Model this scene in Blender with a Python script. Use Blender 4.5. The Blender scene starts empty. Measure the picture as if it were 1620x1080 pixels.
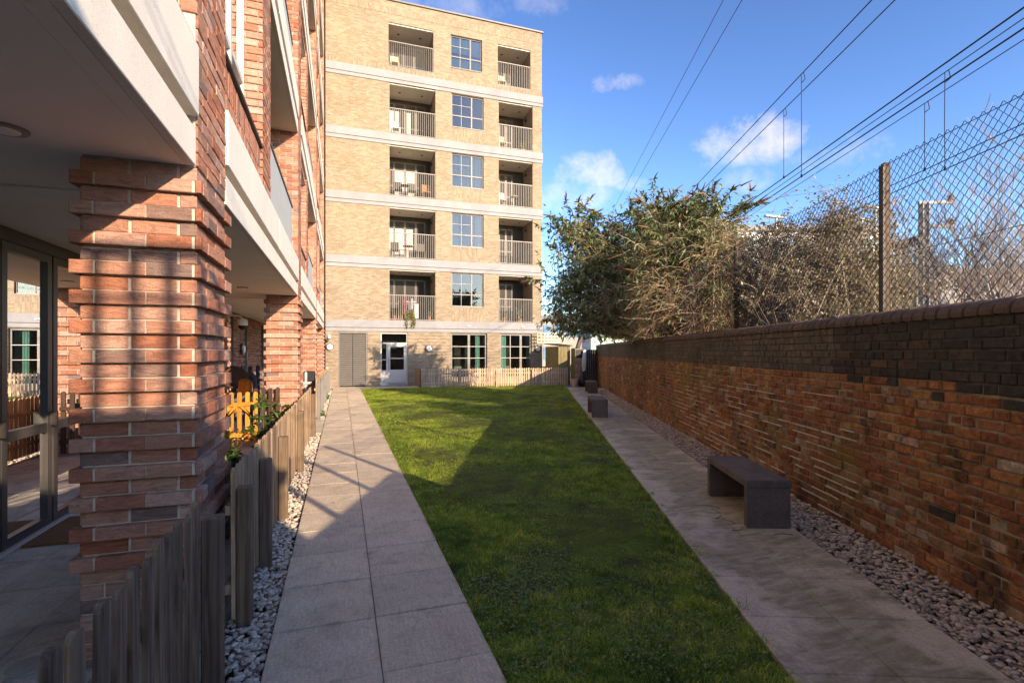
import bpy, math, random
import numpy as np
from mathutils import Vector, Matrix, Quaternion

R = math.radians
random.seed(7)
rng = np.random.default_rng(7)
scene = bpy.context.scene
col = scene.collection

# ------------------------------------------------------------------ camera, sky, sun, exposure
FPX, CAM_H, YAW = 800.0, 1.65, math.atan((810 - 541) / 800.0)
cam_data = bpy.data.cameras.new('camera')
cam_data.sensor_width = 36.0
cam_data.lens = 36.0 * FPX / 1620.0
cam_data.shift_y = 16.0 / 1620.0
cam_data.clip_start = 0.05
cam_data.clip_end = 2000.0
cam = bpy.data.objects.new('camera', cam_data)
cam.location = (0, 0, CAM_H)
cam.rotation_euler = (R(90), 0, -YAW)
col.objects.link(cam)
scene.camera = cam

SUN_DIR = Vector((0.42, -1.0, 0.37)).normalized()      # towards the sun
SUN_EL = math.asin(SUN_DIR.z)
SUN_AZ = math.atan2(SUN_DIR.x, SUN_DIR.y)

world = bpy.data.worlds.new('World')
scene.world = world
world.use_nodes = True


def build_world():
    nt = world.node_tree
    nt.nodes.clear()
    N = nt.nodes.new
    L = nt.links.new
    out = N('ShaderNodeOutputWorld')
    bg = N('ShaderNodeBackground')
    bg.inputs['Strength'].default_value = 0.15
    sky = N('ShaderNodeTexSky')
    sky.sky_type = 'NISHITA'
    sky.sun_disc = False
    sky.sun_elevation = SUN_EL
    sky.sun_rotation = SUN_AZ
    sky.altitude = 0
    sky.air_density = 1.0
    sky.dust_density = 0.4
    sky.ozone_density = 5.6
    tc = N('ShaderNodeTexCoord')
    # wispy fair weather clouds: a flat layer of fractal noise, thinned by a second, larger noise
    sep = N('ShaderNodeSeparateXYZ')
    L(tc.outputs['Generated'], sep.inputs[0])

    def m(op, a, b=None, c=None):
        n = N('ShaderNodeMath')
        n.operation = op
        for i, q in enumerate((a, b, c)):
            if q is None:
                continue
            if isinstance(q, (int, float)):
                n.inputs[i].default_value = q
            else:
                L(q, n.inputs[i])
        return n.outputs[0]
    zz = m('MAXIMUM', m('ADD', sep.outputs[2], 0.12), 0.05)
    comb = N('ShaderNodeCombineXYZ')
    L(m('DIVIDE', sep.outputs[0], zz), comb.inputs[0])
    L(m('DIVIDE', sep.outputs[1], zz), comb.inputs[1])
    noise = N('ShaderNodeTexNoise')
    noise.inputs['Scale'].default_value = 5.0
    noise.inputs['Detail'].default_value = 9
    noise.inputs['Roughness'].default_value = 0.58
    L(comb.outputs[0], noise.inputs['Vector'])
    noise2 = N('ShaderNodeTexNoise')
    noise2.inputs['Scale'].default_value = 11.0
    noise2.inputs['Detail'].default_value = 12
    noise2.inputs['Roughness'].default_value = 0.66
    L(tc.outputs['Generated'], noise2.inputs['Vector'])

    # the few small clouds of that afternoon: (direction, half width, half height)
    total = None
    sa, ca = math.sin(YAW), math.cos(YAW)

    def direction(u, v):
        r, up = (u - 810) / FPX, (556 - v) / FPX
        return Vector((sa + ca * r, ca - sa * r, up)).normalized()
    for (u, v, w, h, k) in ((1195, 222, 0.125, 0.050, 1.0), (945, 268, 0.105, 0.038, 1.0), (970, 135, 0.055, 0.022, 0.8),
                            (1180, 285, 0.05, 0.028, 0.6), (905, 310, 0.09, 0.035, 0.7), (1330, 240, 0.10, 0.03, 0.5),
                            (690, 6, 0.14, 0.03, 0.45), (860, 0, 0.08, 0.03, 0.4), (1010, 290, 0.05, 0.02, 0.7)):
        d = direction(u, v)
        right = d.cross(Vector((0, 0, 1))).normalized()
        upv = right.cross(d)
        def dot(vec):
            n = N('ShaderNodeVectorMath')
            n.operation = 'DOT_PRODUCT'
            L(tc.outputs['Generated'], n.inputs[0])
            n.inputs[1].default_value = vec
            return n.outputs['Value']
        a = m('DIVIDE', dot(right), w)
        b = m('DIVIDE', dot(upv), h)
        r2 = m('ADD', m('MULTIPLY', a, a), m('MULTIPLY', b, b))
        rag = m('MULTIPLY', m('SUBTRACT', noise2.outputs['Fac'], 0.52), 7.0)
        core = m('MAXIMUM', m('SUBTRACT', 1.0, r2), 0.0)
        blob = m('MULTIPLY', m('MAXIMUM', m('MULTIPLY', m('MINIMUM', m('MULTIPLY', core, 2.0), 1.0), m('ADD', core, rag)), 0.0), k)
        blob = m('MULTIPLY', blob, m('GREATER_THAN', dot(d), 0.0))
        total = blob if total is None else m('MAXIMUM', total, blob)
    cloud = m('MULTIPLY', total, 0.26)
    wide = m('MULTIPLY', m('MAXIMUM', m('SUBTRACT', noise.outputs['Fac'], 0.76), 0.0), 2.0)
    amt = m('MINIMUM', m('MULTIPLY', m('ADD', cloud, wide), 0.95), 0.80)
    mix = N('ShaderNodeMix')
    mix.data_type = 'RGBA'
    L(amt, mix.inputs['Factor'])
    # a clear, contrasty winter sky: deeper blue away from the sun, brighter round it
    d1 = N('ShaderNodeVectorMath'); d1.operation = 'SCALE'; d1.inputs['Scale'].default_value = 1 / 5.5
    L(sky.outputs[0], d1.inputs[0])
    gm = N('ShaderNodeGamma'); gm.inputs['Gamma'].default_value = 1.48
    L(d1.outputs[0], gm.inputs['Color'])
    d2 = N('ShaderNodeVectorMath'); d2.operation = 'SCALE'; d2.inputs['Scale'].default_value = 5.5
    L(gm.outputs[0], d2.inputs[0])
    L(d2.outputs[0], mix.inputs[6])
    mix.inputs[7].default_value = (2.7, 2.7, 2.9, 1)
    L(mix.outputs[2], bg.inputs['Color'])
    L(bg.outputs[0], out.inputs['Surface'])


build_world()

sun_data = bpy.data.lights.new('sun', 'SUN')
sun_data.energy = 2.2
sun_data.angle = R(0.4)
sun_data.color = (1.0, 0.94, 0.88)
sun = bpy.data.objects.new('sun', sun_data)
sun.rotation_euler = SUN_DIR.to_track_quat('Z', 'Y').to_euler()
sun.location = SUN_DIR * 60
col.objects.link(sun)

scene.view_settings.view_transform = 'Standard'
scene.view_settings.look = 'None'
scene.view_settings.exposure = 1.9
scene.view_settings.gamma = 1.0
scene.view_settings.use_white_balance = True        # camera balanced for the blue shade
scene.view_settings.white_balance_temperature = 9400
scene.view_settings.white_balance_tint = 14
scene.view_settings.use_curve_mapping = False
scene.render.engine = 'CYCLES'
scene.cycles.use_denoising = True
scene.cycles.max_bounces = 8
scene.cycles.transparent_max_bounces = 12

# ------------------------------------------------------------------ helpers
SA, CA = math.sin(YAW), math.cos(YAW)


def at(u, v, d):
    """Point d metres in front of the standpoint, seen at photograph position u, v (layout only)."""
    r, up = (u - 810) / FPX * d, (556 - v) / FPX * d
    return Vector((SA * d + CA * r, CA * d - SA * r, CAM_H + up))


WK, WC = 0.396, 3.12                 # the old wall: x = WC + WK * y
WANG = math.atan(WK)
WCO, WSI = math.cos(WANG), math.sin(WANG)


def wl(lx, ly, z=0.0):
    """Wall frame to world: ly along the old wall, lx away from the lawn."""
    return Vector((WC + lx * WCO + ly * WSI, -lx * WSI + ly * WCO, z))


def Wm(o):
    m = o.matrix_basis.copy()
    if o.parent:
        m = Wm(o.parent) @ o.matrix_parent_inverse @ m
    return m


def tag(o, label=None, cat=None, group=None, kind=None):
    if label:
        o['label'] = label
    if cat:
        o['category'] = cat
    if group:
        o['group'] = group
    if kind:
        o['kind'] = kind
    return o


def link(o, parent=None, world_coords=True):
    col.objects.link(o)
    if parent is not None:
        o.parent = parent
        if world_coords:
            o.matrix_parent_inverse = Wm(parent).inverted()
    return o


def empty(name, loc=(0, 0, 0), rz=0.0, parent=None):
    o = bpy.data.objects.new(name, None)
    o.empty_display_size = 0.2
    o.location = loc
    o.rotation_euler = (0, 0, rz)
    return link(o, parent, False)


class MB:
    def __init__(self):
        self.v, self.f = [], []

    def add(self, vs, fs):
        n = len(self.v)
        self.v.extend(tuple(p) for p in vs)
        self.f.extend(tuple(i + n for i in q) for q in fs)
        return self

    def box(self, x0, x1, y0, y1, z0, z1):
        return self.add([(x0, y0, z0), (x1, y0, z0), (x1, y1, z0), (x0, y1, z0), (x0, y0, z1), (x1, y0, z1), (x1, y1, z1), (x0, y1, z1)],
                        [(3, 2, 1, 0), (4, 5, 6, 7), (0, 1, 5, 4), (1, 2, 6, 5), (2, 3, 7, 6), (3, 0, 4, 7)])

    def bev(self, x0, x1, y0, y1, z0, z1, c=0.01):
        """box with chamfered edges"""
        xs, ys, zs = (x0, x1), (y0, y1), (z0, z1)
        vs, idx = [], {}
        for i in (0, 1):
            for j in (0, 1):
                for k in (0, 1):
                    sx, sy, sz = (1, -1)[i], (1, -1)[j], (1, -1)[k]
                    for a in range(3):
                        p = [xs[i] + sx * c, ys[j] + sy * c, zs[k] + sz * c]
                        p[a] = (xs[i], ys[j], zs[k])[a]
                        idx[(i, j, k, a)] = len(vs)
                        vs.append(tuple(p))
        fs = []
        for a in range(3):
            b, d = (a + 1) % 3, (a + 2) % 3
            for s in (0, 1):
                q = []
                for (m_, n_) in ((0, 0), (1, 0), (1, 1), (0, 1)):
                    key = [0, 0, 0]
                    key[a], key[b], key[d] = s, m_, n_
                    q.append(idx[(*key, a)])
                fs.append(tuple(q) if s else tuple(reversed(q)))
            for s in (0, 1):           # edges running along a
                for t in (0, 1):
                    k0, k1 = [0, 0, 0], [0, 0, 0]
                    k0[b], k0[d], k1[b], k1[d] = s, t, s, t
                    k1[a] = 1
                    q = (idx[(*k0, b)], idx[(*k1, b)], idx[(*k1, d)], idx[(*k0, d)])
                    fs.append(q if s != t else tuple(reversed(q)))
        for i in (0, 1):
            for j in (0, 1):
                for k in (0, 1):
                    q = tuple(idx[(i, j, k, a)] for a in range(3))
                    fs.append(q if (i + j + k) % 2 else tuple(reversed(q)))
        return self.add(vs, fs)

    def obox(self, p, u, n, w, L0, L1, t0, t1, z0, z1):
        """box in a frame: p origin, u unit along, n unit across, w unused"""
        vs = []
        for z in (z0, z1):
            for (a, b) in ((L0, t0), (L1, t0), (L1, t1), (L0, t1)):
                q = Vector(p) + u * a + n * b
                vs.append((q.x, q.y, q.z + z))
        return self.add(vs, [(3, 2, 1, 0), (4, 5, 6, 7), (0, 1, 5, 4), (1, 2, 6, 5), (2, 3, 7, 6), (3, 0, 4, 7)])

    def tube(self, pts, r0, r1=None, n=5, cap=False):
        r1 = r0 if r1 is None else r1
        pts = [Vector(p) for p in pts]
        m = len(pts)
        base = len(self.v)
        ref = None
        for i, p in enumerate(pts):
            d = (pts[min(i + 1, m - 1)] - pts[max(i - 1, 0)])
            if d.length < 1e-9:
                d = Vector((0, 0, 1))
            d.normalize()
            if ref is None:
                ref = d.orthogonal().normalized()
            a = (ref - d * ref.dot(d))
            if a.length < 1e-6:
                a = d.orthogonal()
            a.normalize()
            ref = a
            b = d.cross(a)
            r = r0 + (r1 - r0) * i / max(1, m - 1)
            for k in range(n):
                th = 2 * math.pi * k / n
                q = p + (a * math.cos(th) + b * math.sin(th)) * r
                self.v.append((q.x, q.y, q.z))
        for i in range(m - 1):
            for k in range(n):
                k2 = (k + 1) % n
                self.f.append((base + i * n + k, base + i * n + k2, base + (i + 1) * n + k2, base + (i + 1) * n + k))
        if cap:
            self.f.append(tuple(base + k for k in reversed(range(n))))
            self.f.append(tuple(base + (m - 1) * n + k for k in range(n)))
        return self

    def disc(self, c, nrm, r, h, n=24, r2=None):
        """short cylinder from c along nrm"""
        nrm = Vector(nrm).normalized()
        a = nrm.orthogonal().normalized()
        b = nrm.cross(a)
        r2 = r if r2 is None else r2
        c = Vector(c)
        vs = []
        for (rr, hh) in ((r, 0), (r2, h)):
            for k in range(n):
                th = 2 * math.pi * k / n
                vs.append(tuple(c + nrm * hh + (a * math.cos(th) + b * math.sin(th)) * rr))
        fs = [(k, (k + 1) % n, n + (k + 1) % n, n + k) for k in range(n)]
        fs += [tuple(reversed(range(n))), tuple(range(n, 2 * n))]
        return self.add(vs, fs)

    def lathe(self, c, prof, n=16):
        """profile [(r, z)] turned about the vertical through c"""
        base = len(self.v)
        for (r, z) in prof:
            for k in range(n):
                th = 2 * math.pi * k / n
                self.v.append((c[0] + r * math.cos(th), c[1] + r * math.sin(th), c[2] + z))
        for i in range(len(prof) - 1):
            for k in range(n):
                k2 = (k + 1) % n
                self.f.append((base + i * n + k, base + i * n + k2, base + (i + 1) * n + k2, base + (i + 1) * n + k))
        self.f.append(tuple(base + k for k in reversed(range(n))))
        self.f.append(tuple(base + (len(prof) - 1) * n + k for k in range(n)))
        return self

    def mesh(self, name, mat=None, smooth=False):
        me = bpy.data.meshes.new(name)
        me.from_pydata(self.v, [], self.f)
        if mat:
            me.materials.append(mat)
        if smooth:
            me.polygons.foreach_set('use_smooth', [True] * len(me.polygons))
        me.update()
        return me

    def build(self, name, mat=None, parent=None, smooth=False, world_coords=True):
        o = bpy.data.objects.new(name, self.mesh(name, mat, smooth))
        return link(o, parent, world_coords)


def np_obj(name, verts, faces, mat, parent=None, smooth=False):
    """fast mesh from numpy: faces (M, k)"""
    me = bpy.data.meshes.new(name)
    verts = np.asarray(verts, np.float32)
    faces = np.asarray(faces, np.int32)
    M, k = faces.shape
    me.vertices.add(len(verts))
    me.vertices.foreach_set('co', verts.ravel())
    me.loops.add(M * k)
    me.loops.foreach_set('vertex_index', faces.ravel())
    me.polygons.add(M)
    me.polygons.foreach_set('loop_start', np.arange(0, M * k, k, dtype=np.int32))
    if smooth:
        me.polygons.foreach_set('use_smooth', np.ones(M, bool))
    me.materials.append(mat)
    me.update(calc_edges=True)
    me.validate()
    o = bpy.data.objects.new(name, me)
    return link(o, parent)


def copy_tree(o, parent=None):
    c = o.copy()
    col.objects.link(c)
    c.parent = parent
    for ch in list(o.children):
        copy_tree(ch, c)
    return c


# ------------------------------------------------------------------ materials
MATS = {}


class NT:
    """tiny node helper"""
    def __init__(self, name):
        self.mat = bpy.data.materials.new(name)
        self.mat.use_nodes = True
        self.nt = self.mat.node_tree
        self.nt.nodes.clear()
        self.out = self.nt.nodes.new('ShaderNodeOutputMaterial')
        MATS[name] = self.mat

    def n(self, t, **kw):
        nd = self.nt.nodes.new(t)
        for k, v in kw.items():
            setattr(nd, k, v)
        return nd

    def L(self, a, b):
        self.nt.links.new(a, b)

    def coord(self, kind='Object'):
        return self.n('ShaderNodeTexCoord').outputs[kind]

    def pos(self):
        return self.n('ShaderNodeNewGeometry').outputs['Position']

    def scaled(self, vec, s):
        mp = self.n('ShaderNodeMapping')
        mp.inputs['Scale'].default_value = s
        self.L(vec, mp.inputs['Vector'])
        return mp.outputs[0]

    def noise(self, vec, scale, detail=4, rough=0.55, dist=0.0):
        nd = self.n('ShaderNodeTexNoise')
        nd.inputs['Scale'].default_value = scale
        nd.inputs['Detail'].default_value = detail
        nd.inputs['Roughness'].default_value = rough
        nd.inputs['Distortion'].default_value = dist
        if vec is not None:
            self.L(vec, nd.inputs['Vector'])
        return nd.outputs['Fac']

    def ramp(self, fac, stops, interp='LINEAR'):
        r = self.n('ShaderNodeValToRGB')
        r.color_ramp.interpolation = interp
        els = r.color_ramp.elements
        while len(els) < len(stops):
            els.new(0.5)
        for e, (p, c) in zip(els, stops):
            e.position = p
            e.color = (*c, 1) if len(c) == 3 else c
        self.L(fac, r.inputs[0])
        return r.outputs[0]

    def mix(self, fac, a, b, mode='MIX'):
        m = self.n('ShaderNodeMix')
        m.data_type = 'RGBA'
        m.blend_type = mode
        for i, q in ((0, fac), (6, a), (7, b)):
            if isinstance(q, (int, float)):
                m.inputs[i].default_value = q
            elif isinstance(q, tuple):
                m.inputs[i].default_value = (*q, 1) if len(q) == 3 else q
            else:
                self.L(q, m.inputs[i])
        return m.outputs[2]

    def math(self, op, a, b=None):
        m = self.n('ShaderNodeMath')
        m.operation = op
        for i, q in enumerate((a, b)):
            if q is None:
                continue
            if isinstance(q, (int, float)):
                m.inputs[i].default_value = q
            else:
                self.L(q, m.inputs[i])
        return m.outputs[0]

    def bsdf(self, color, rough=0.8, bump=None, bump_s=0.3, bump_d=0.01, metal=0.0, spec=0.3, trans=None):
        b = self.n('ShaderNodeBsdfPrincipled')
        if isinstance(color, tuple):
            b.inputs['Base Color'].default_value = (*color, 1)
        else:
            self.L(color, b.inputs['Base Color'])
        if isinstance(rough, (int, float)):
            b.inputs['Roughness'].default_value = rough
        else:
            self.L(rough, b.inputs['Roughness'])
        b.inputs['Metallic'].default_value = metal
        b.inputs['Specular IOR Level'].default_value = spec
        if bump is not None:
            bp = self.n('ShaderNodeBump')
            bp.inputs['Strength'].default_value = bump_s
            bp.inputs['Distance'].default_value = bump_d
            self.L(bump, bp.inputs['Height'])
            self.L(bp.outputs[0], b.inputs['Normal'])
        sh = b.outputs[0]
        if trans is not None:
            t = self.n('ShaderNodeBsdfTranslucent')
            if isinstance(color, tuple):
                t.inputs[0].default_value = (*color, 1)
            else:
                self.L(color, t.inputs[0])
            mx = self.n('ShaderNodeMixShader')
            mx.inputs[0].default_value = trans
            self.L(sh, mx.inputs[1])
            self.L(t.outputs[0], mx.inputs[2])
            sh = mx.outputs[0]
        self.L(sh, self.out.inputs['Surface'])
        return self.mat


def plain(name, color, rough=0.7, var=0.12, scale=9.0, bump=0.15, metal=0.0, spec=0.3):
    t = NT(name)
    p = t.pos()
    f = t.noise(p, scale, 6, 0.6)
    dark = tuple(c * (1 - var * 1.6) for c in color)
    lite = tuple(min(1, c * (1 + var)) for c in color)
    c = t.ramp(f, [(0.3, dark), (0.7, lite)])
    fine = t.noise(p, scale * 14, 3, 0.6)
    return t.bsdf(c, rough, fine, bump, 0.004, metal, spec)


def island_random(t):
    return t.n('ShaderNodeNewGeometry').outputs['Random Per Island']


def make_materials():
    # --- red handmade brick of the flats; random by object for single bricks, by island for joined brickwork
    stops = [(0.0, (0.338, 0.135, 0.086)), (0.16, (0.414, 0.167, 0.104)), (0.32, (0.470, 0.261, 0.189)), (0.46, (0.357, 0.122, 0.072)),
             (0.58, (0.508, 0.324, 0.257)), (0.70, (0.404, 0.180, 0.122)), (0.82, (0.451, 0.225, 0.153)), (0.90, (0.329, 0.189, 0.149)), (0.965, (0.197, 0.135, 0.122)),
             (1.0, (0.432, 0.207, 0.140))]
    for nm, by_obj in (('red_brick', True), ('red_brickwork', False)):
        t = NT(nm)
        p = t.pos()
        rnd = t.n('ShaderNodeObjectInfo').outputs['Random'] if by_obj else island_random(t)
        base = t.ramp(rnd, stops)
        drag = t.noise(t.scaled(p, (9, 9, 34)), 1.0, 6, 0.62, 1.4)
        c = t.mix(0.7, base, t.ramp(drag, [(0.30, (0.50, 0.44, 0.42)), (0.5, (0.97, 0.97, 0.97)), (0.70, (1.40, 1.38, 1.34))]), 'MULTIPLY')
        grit = t.noise(p, 95, 4, 0.7)
        c = t.mix(0.45, c, t.ramp(grit, [(0.3, (0.78, 0.76, 0.74)), (0.7, (1.34, 1.34, 1.34))]), 'MULTIPLY')
        burn = t.ramp(t.noise(p, 7, 4, 0.7), [(0.66, (0, 0, 0)), (0.80, (0.55, 0.55, 0.55))])
        c = t.mix(burn, c, (0.14, 0.105, 0.09))
        t.bsdf(c, 0.9, t.math('ADD', t.math('MULTIPLY', drag, 1.4), t.noise(p, 130, 4, 0.7)), 0.8, 0.011, spec=0.15)
    plain('mortar_pale', (0.56, 0.49, 0.40), 0.95, 0.15, 20, 0.4, spec=0.1)
    plain('mortar_dirty', (0.31, 0.245, 0.17), 0.95, 0.45, 7, 0.5, spec=0.1)

    plain('mortar_sooty', (0.13, 0.105, 0.080), 0.95, 0.4, 9, 0.5, spec=0.1)

    # --- old stock brick boundary wall
    red = [(0.0, (0.206, 0.074, 0.035)), (0.10, (0.292, 0.112, 0.047)), (0.20, (0.172, 0.064, 0.033)), (0.30, (0.284, 0.092, 0.037)), (0.40, (0.327, 0.160, 0.070)),
           (0.50, (0.241, 0.112, 0.053)), (0.60, (0.318, 0.132, 0.056)), (0.70, (0.232, 0.076, 0.035)), (0.78, (0.206, 0.112, 0.061)), (0.84, (0.344, 0.216, 0.129)),
           (0.89, (0.267, 0.088, 0.037)), (0.93, (0.138, 0.062, 0.037)), (0.965, (0.430, 0.336, 0.265)), (1.0, (0.258, 0.100, 0.043))]
    dark = [(0.0, (0.036, 0.030, 0.028)), (0.3, (0.052, 0.043, 0.038)), (0.5, (0.040, 0.033, 0.032)), (0.7, (0.064, 0.049, 0.038)), (0.88, (0.045, 0.036, 0.033)),
            (0.95, (0.10, 0.062, 0.038)), (1.0, (0.050, 0.041, 0.037))]
    grey = [(0.0, (0.090, 0.074, 0.060)), (0.4, (0.115, 0.093, 0.072)), (0.7, (0.080, 0.067, 0.057)), (1.0, (0.13, 0.10, 0.075))]
    for nm, st in (('stock', red), ('blue', dark), ('grey', grey)):
        for suffix, by_obj in (('_brick', True), ('_brickwork', False)):
            t = NT(nm + suffix)
            p = t.pos()
            rnd = t.n('ShaderNodeObjectInfo').outputs['Random'] if by_obj else island_random(t)
            base = t.ramp(rnd, st)
            mott = t.noise(p, 22, 6, 0.65, 0.6)
            c = t.mix(0.85, base, t.ramp(mott, [(0.27, (0.42, 0.40, 0.38)), (0.5, (1.2, 1.16, 1.12)), (0.76, (2.1, 1.95, 1.8))]), 'MULTIPLY')
            big = t.noise(p, 0.85, 6, 0.62, 0.3)
            c = t.mix(0.9, c, t.ramp(big, [(0.34, (0.55, 0.52, 0.50)), (0.5, (1, 1, 1)), (0.66, (1.32, 1.26, 1.18))]), 'MULTIPLY')
            smear = t.ramp(t.noise(t.scaled(p, (1, 1, 2.2)), 9, 7, 0.72, 0.8), [(0.60, (0, 0, 0)), (0.74, (0.42, 0.42, 0.42))])
            c = t.mix(smear, c, (0.30, 0.235, 0.165) if nm == 'stock' else (0.11, 0.085, 0.06))
            if nm == 'stock':
                moss = t.ramp(t.noise(p, 1.3, 5, 0.6), [(0.50, (0, 0, 0)), (0.68, (0.65, 0.65, 0.65))])
                c = t.mix(moss, c, (0.20, 0.145, 0.035))
                soot = t.ramp(t.noise(p, 2.4, 8, 0.72, 0.5), [(0.53, (0, 0, 0)), (0.66, (0.92, 0.92, 0.92))])
                c = t.mix(soot, c, (0.045, 0.031, 0.022))
                salt = t.ramp(t.noise(t.scaled(p, (1, 1, 1.6)), 5.5, 8, 0.75), [(0.69, (0, 0, 0)), (0.82, (0.55, 0.55, 0.55))])
                c = t.mix(salt, c, (0.48, 0.42, 0.35))
            t.bsdf(c, 0.85, t.math('ADD', mott, t.noise(p, 120, 4)), 0.6, 0.012, spec=0.22)
    t = NT('coping_brick')
    p = t.pos()
    base = t.ramp(t.n('ShaderNodeObjectInfo').outputs['Random'], [(0, (0.085, 0.052, 0.040)), (0.5, (0.13, 0.080, 0.055)), (1, (0.105, 0.062, 0.044))])
    mo = t.noise(p, 14, 6, 0.7)
    t.bsdf(t.mix(0.8, base, t.ramp(mo, [(0.3, (0.5, 0.5, 0.5)), (0.75, (1.4, 1.35, 1.3))]), 'MULTIPLY'), 0.7, mo, 0.4, 0.01)

    # --- yellow brick facade: courses too fine to build, pattern in the wall plane
    for nm, mort in (('yellow_brick', 0.010), ('yellow_soldier', 0.010)):
        t = NT(nm)
        p = t.pos()
        sx = t.n('ShaderNodeSeparateXYZ')
        t.L(p, sx.inputs[0])
        cb = t.n('ShaderNodeCombineXYZ')
        along = t.math('ADD', sx.outputs[0], sx.outputs[1])
        if nm == 'yellow_brick':
            t.L(along, cb.inputs[0]); t.L(sx.outputs[2], cb.inputs[1])
        else:
            t.L(sx.outputs[2], cb.inputs[0]); t.L(along, cb.inputs[1])
        bt = t.n('ShaderNodeTexBrick')
        t.L(cb.outputs[0], bt.inputs['Vector'])
        bt.inputs['Color1'].default_value = (0.245, 0.192, 0.140, 1)
        bt.inputs['Color2'].default_value = (0.345, 0.284, 0.218, 1)
        bt.inputs['Mortar'].default_value = (0.33, 0.265, 0.19, 1)
        bt.inputs['Scale'].default_value = 1.0
        bt.inputs['Mortar Size'].default_value = 0.007
        bt.inputs['Mortar Smooth'].default_value = 0.2
        bt.inputs['Bias'].default_value = -0.1
        bt.inputs['Brick Width'].default_value = 0.225
        bt.inputs['Row Height'].default_value = 0.075
        big = t.noise(p, 0.9, 5, 0.6)
        c = t.mix(0.8, bt.outputs['Color'], t.ramp(big, [(0.3, (0.86, 0.84, 0.82)), (0.7, (1.10, 1.08, 1.04))]), 'MULTIPLY')
        sm = t.noise(p, 11, 4, 0.6)
        c = t.mix(0.5, c, t.ramp(sm, [(0.3, (0.75, 0.72, 0.68)), (0.75, (1.18, 1.16, 1.12))]), 'MULTIPLY')
        t.bsdf(c, 0.85, bt.outputs['Fac'], -0.4, 0.01, spec=0.2)

    # --- concrete, render, stone
    t = NT('cast_stone')
    p = t.pos()
    sp = t.noise(p, 260, 2, 0.6)
    st = t.noise(t.scaled(p, (1.4, 1.4, 0.5)), 2.4, 6, 0.6)
    c = t.ramp(sp, [(0.30, (0.52, 0.47, 0.41)), (0.46, (0.74, 0.68, 0.60)), (0.7, (0.80, 0.74, 0.66))])
    c = t.mix(0.6, c, t.ramp(st, [(0.3, (0.84, 0.83, 0.81)), (0.7, (1.06, 1.05, 1.04))]), 'MULTIPLY')
    t.bsdf(c, 0.85, sp, 0.25, 0.004, spec=0.2)
    t = NT('pale_concrete')
    p = t.pos()
    st = t.noise(t.scaled(p, (0.8, 1, 0.5)), 2.2, 6, 0.6)
    t.bsdf(t.ramp(st, [(0.3, (0.25, 0.247, 0.254)), (0.7, (0.31, 0.306, 0.313))]), 0.85, t.noise(p, 90, 3), 0.15, 0.004, spec=0.2)
    plain('render', (0.50, 0.45, 0.385), 0.95, 0.05, 2.0, 0.25, spec=0.1)
    plain('soffit_paint', (0.80, 0.74, 0.65), 0.9, 0.04, 2.0, 0.1, spec=0.1)
    t = NT('bench_concrete')
    p = t.pos()
    a = t.noise(p, 5, 6, 0.6)
    c = t.ramp(a, [(0.3, (0.105, 0.080, 0.068)), (0.7, (0.16, 0.125, 0.108))])
    c = t.mix(0.7, c, t.ramp(t.noise(p, 45, 5, 0.7), [(0.3, (0.68, 0.68, 0.68)), (0.72, (1.35, 1.35, 1.35))]), 'MULTIPLY')
    ru = t.ramp(t.noise(t.scaled(p, (9, 9, 1.3)), 1.0, 5, 0.6), [(0.56, (0, 0, 0)), (0.75, (0.4, 0.4, 0.4))])
    c = t.mix(ru, c, (0.22, 0.19, 0.17))
    t.bsdf(c, 0.78, t.noise(p, 110, 4, 0.7), 0.45, 0.004, spec=0.25)

    # --- paving
    for nm, by in (('paving', 0), ('stained_paving', 1), ('patio_paving', 2)):
        t = NT(nm)
        p = t.pos()
        rnd = t.n('ShaderNodeObjectInfo').outputs['Random']
        a = t.noise(p, 2.6, 7, 0.62)
        g = t.noise(p, 60, 5, 0.7)
        if by == 0:
            c = t.ramp(a, [(0.28, (0.56, 0.455, 0.340)), (0.5, (0.68, 0.56, 0.43)), (0.74, (0.75, 0.63, 0.49))])
        elif by == 1:
            c = t.ramp(a, [(0.28, (0.54, 0.45, 0.345)), (0.5, (0.66, 0.55, 0.43)), (0.74, (0.73, 0.62, 0.49))])
        else:
            c = t.ramp(a, [(0.28, (0.44, 0.39, 0.34)), (0.5, (0.55, 0.49, 0.42)), (0.74, (0.62, 0.56, 0.48))])
        tone = t.ramp(rnd, [(0, (0.80, 0.80, 0.80)), (0.35, (0.97, 0.95, 0.93)), (0.7, (0.90, 0.885, 0.86)), (1, (1.10, 1.08, 1.05))])
        c = t.mix(1.0, c, tone, 'MULTIPLY')
        c = t.mix(0.8, c, t.ramp(g, [(0.3, (0.66, 0.65, 0.64)), (0.7, (1.2, 1.2, 1.2))]), 'MULTIPLY')
        brush = t.noise(t.scaled(p, (70, 9, 1)), 1.0, 4, 0.6, 0.7)
        c = t.mix(0.5, c, t.ramp(brush, [(0.32, (0.72, 0.70, 0.68)), (0.66, (1.12, 1.12, 1.12))]), 'MULTIPLY')
        blot = t.noise(p, 6.5, 6, 0.7, 0.6)
        c = t.mix(t.ramp(blot, [(0.52, (0, 0, 0)), (0.72, (0.45, 0.45, 0.45))]), c, (0.17, 0.14, 0.12))
        oc = t.n('ShaderNodeSeparateXYZ')
        t.L(t.coord('Object'), oc.inputs[0])
        ed = t.math('MAXIMUM', t.math('ABSOLUTE', oc.outputs[0]), t.math('ABSOLUTE', oc.outputs[1]))
        ed = t.math('ADD', ed, t.math('MULTIPLY', t.math('SUBTRACT', blot, 0.5), 0.10))
        c = t.mix(t.ramp(ed, [(0.268, (0, 0, 0)), (0.31, (0.32, 0.32, 0.32))]), c, (0.15, 0.125, 0.10))
        spk = t.ramp(t.noise(p, 34, 2, 0.5), [(0.73, (0, 0, 0)), (0.78, (0.5, 0.5, 0.5))])
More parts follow.
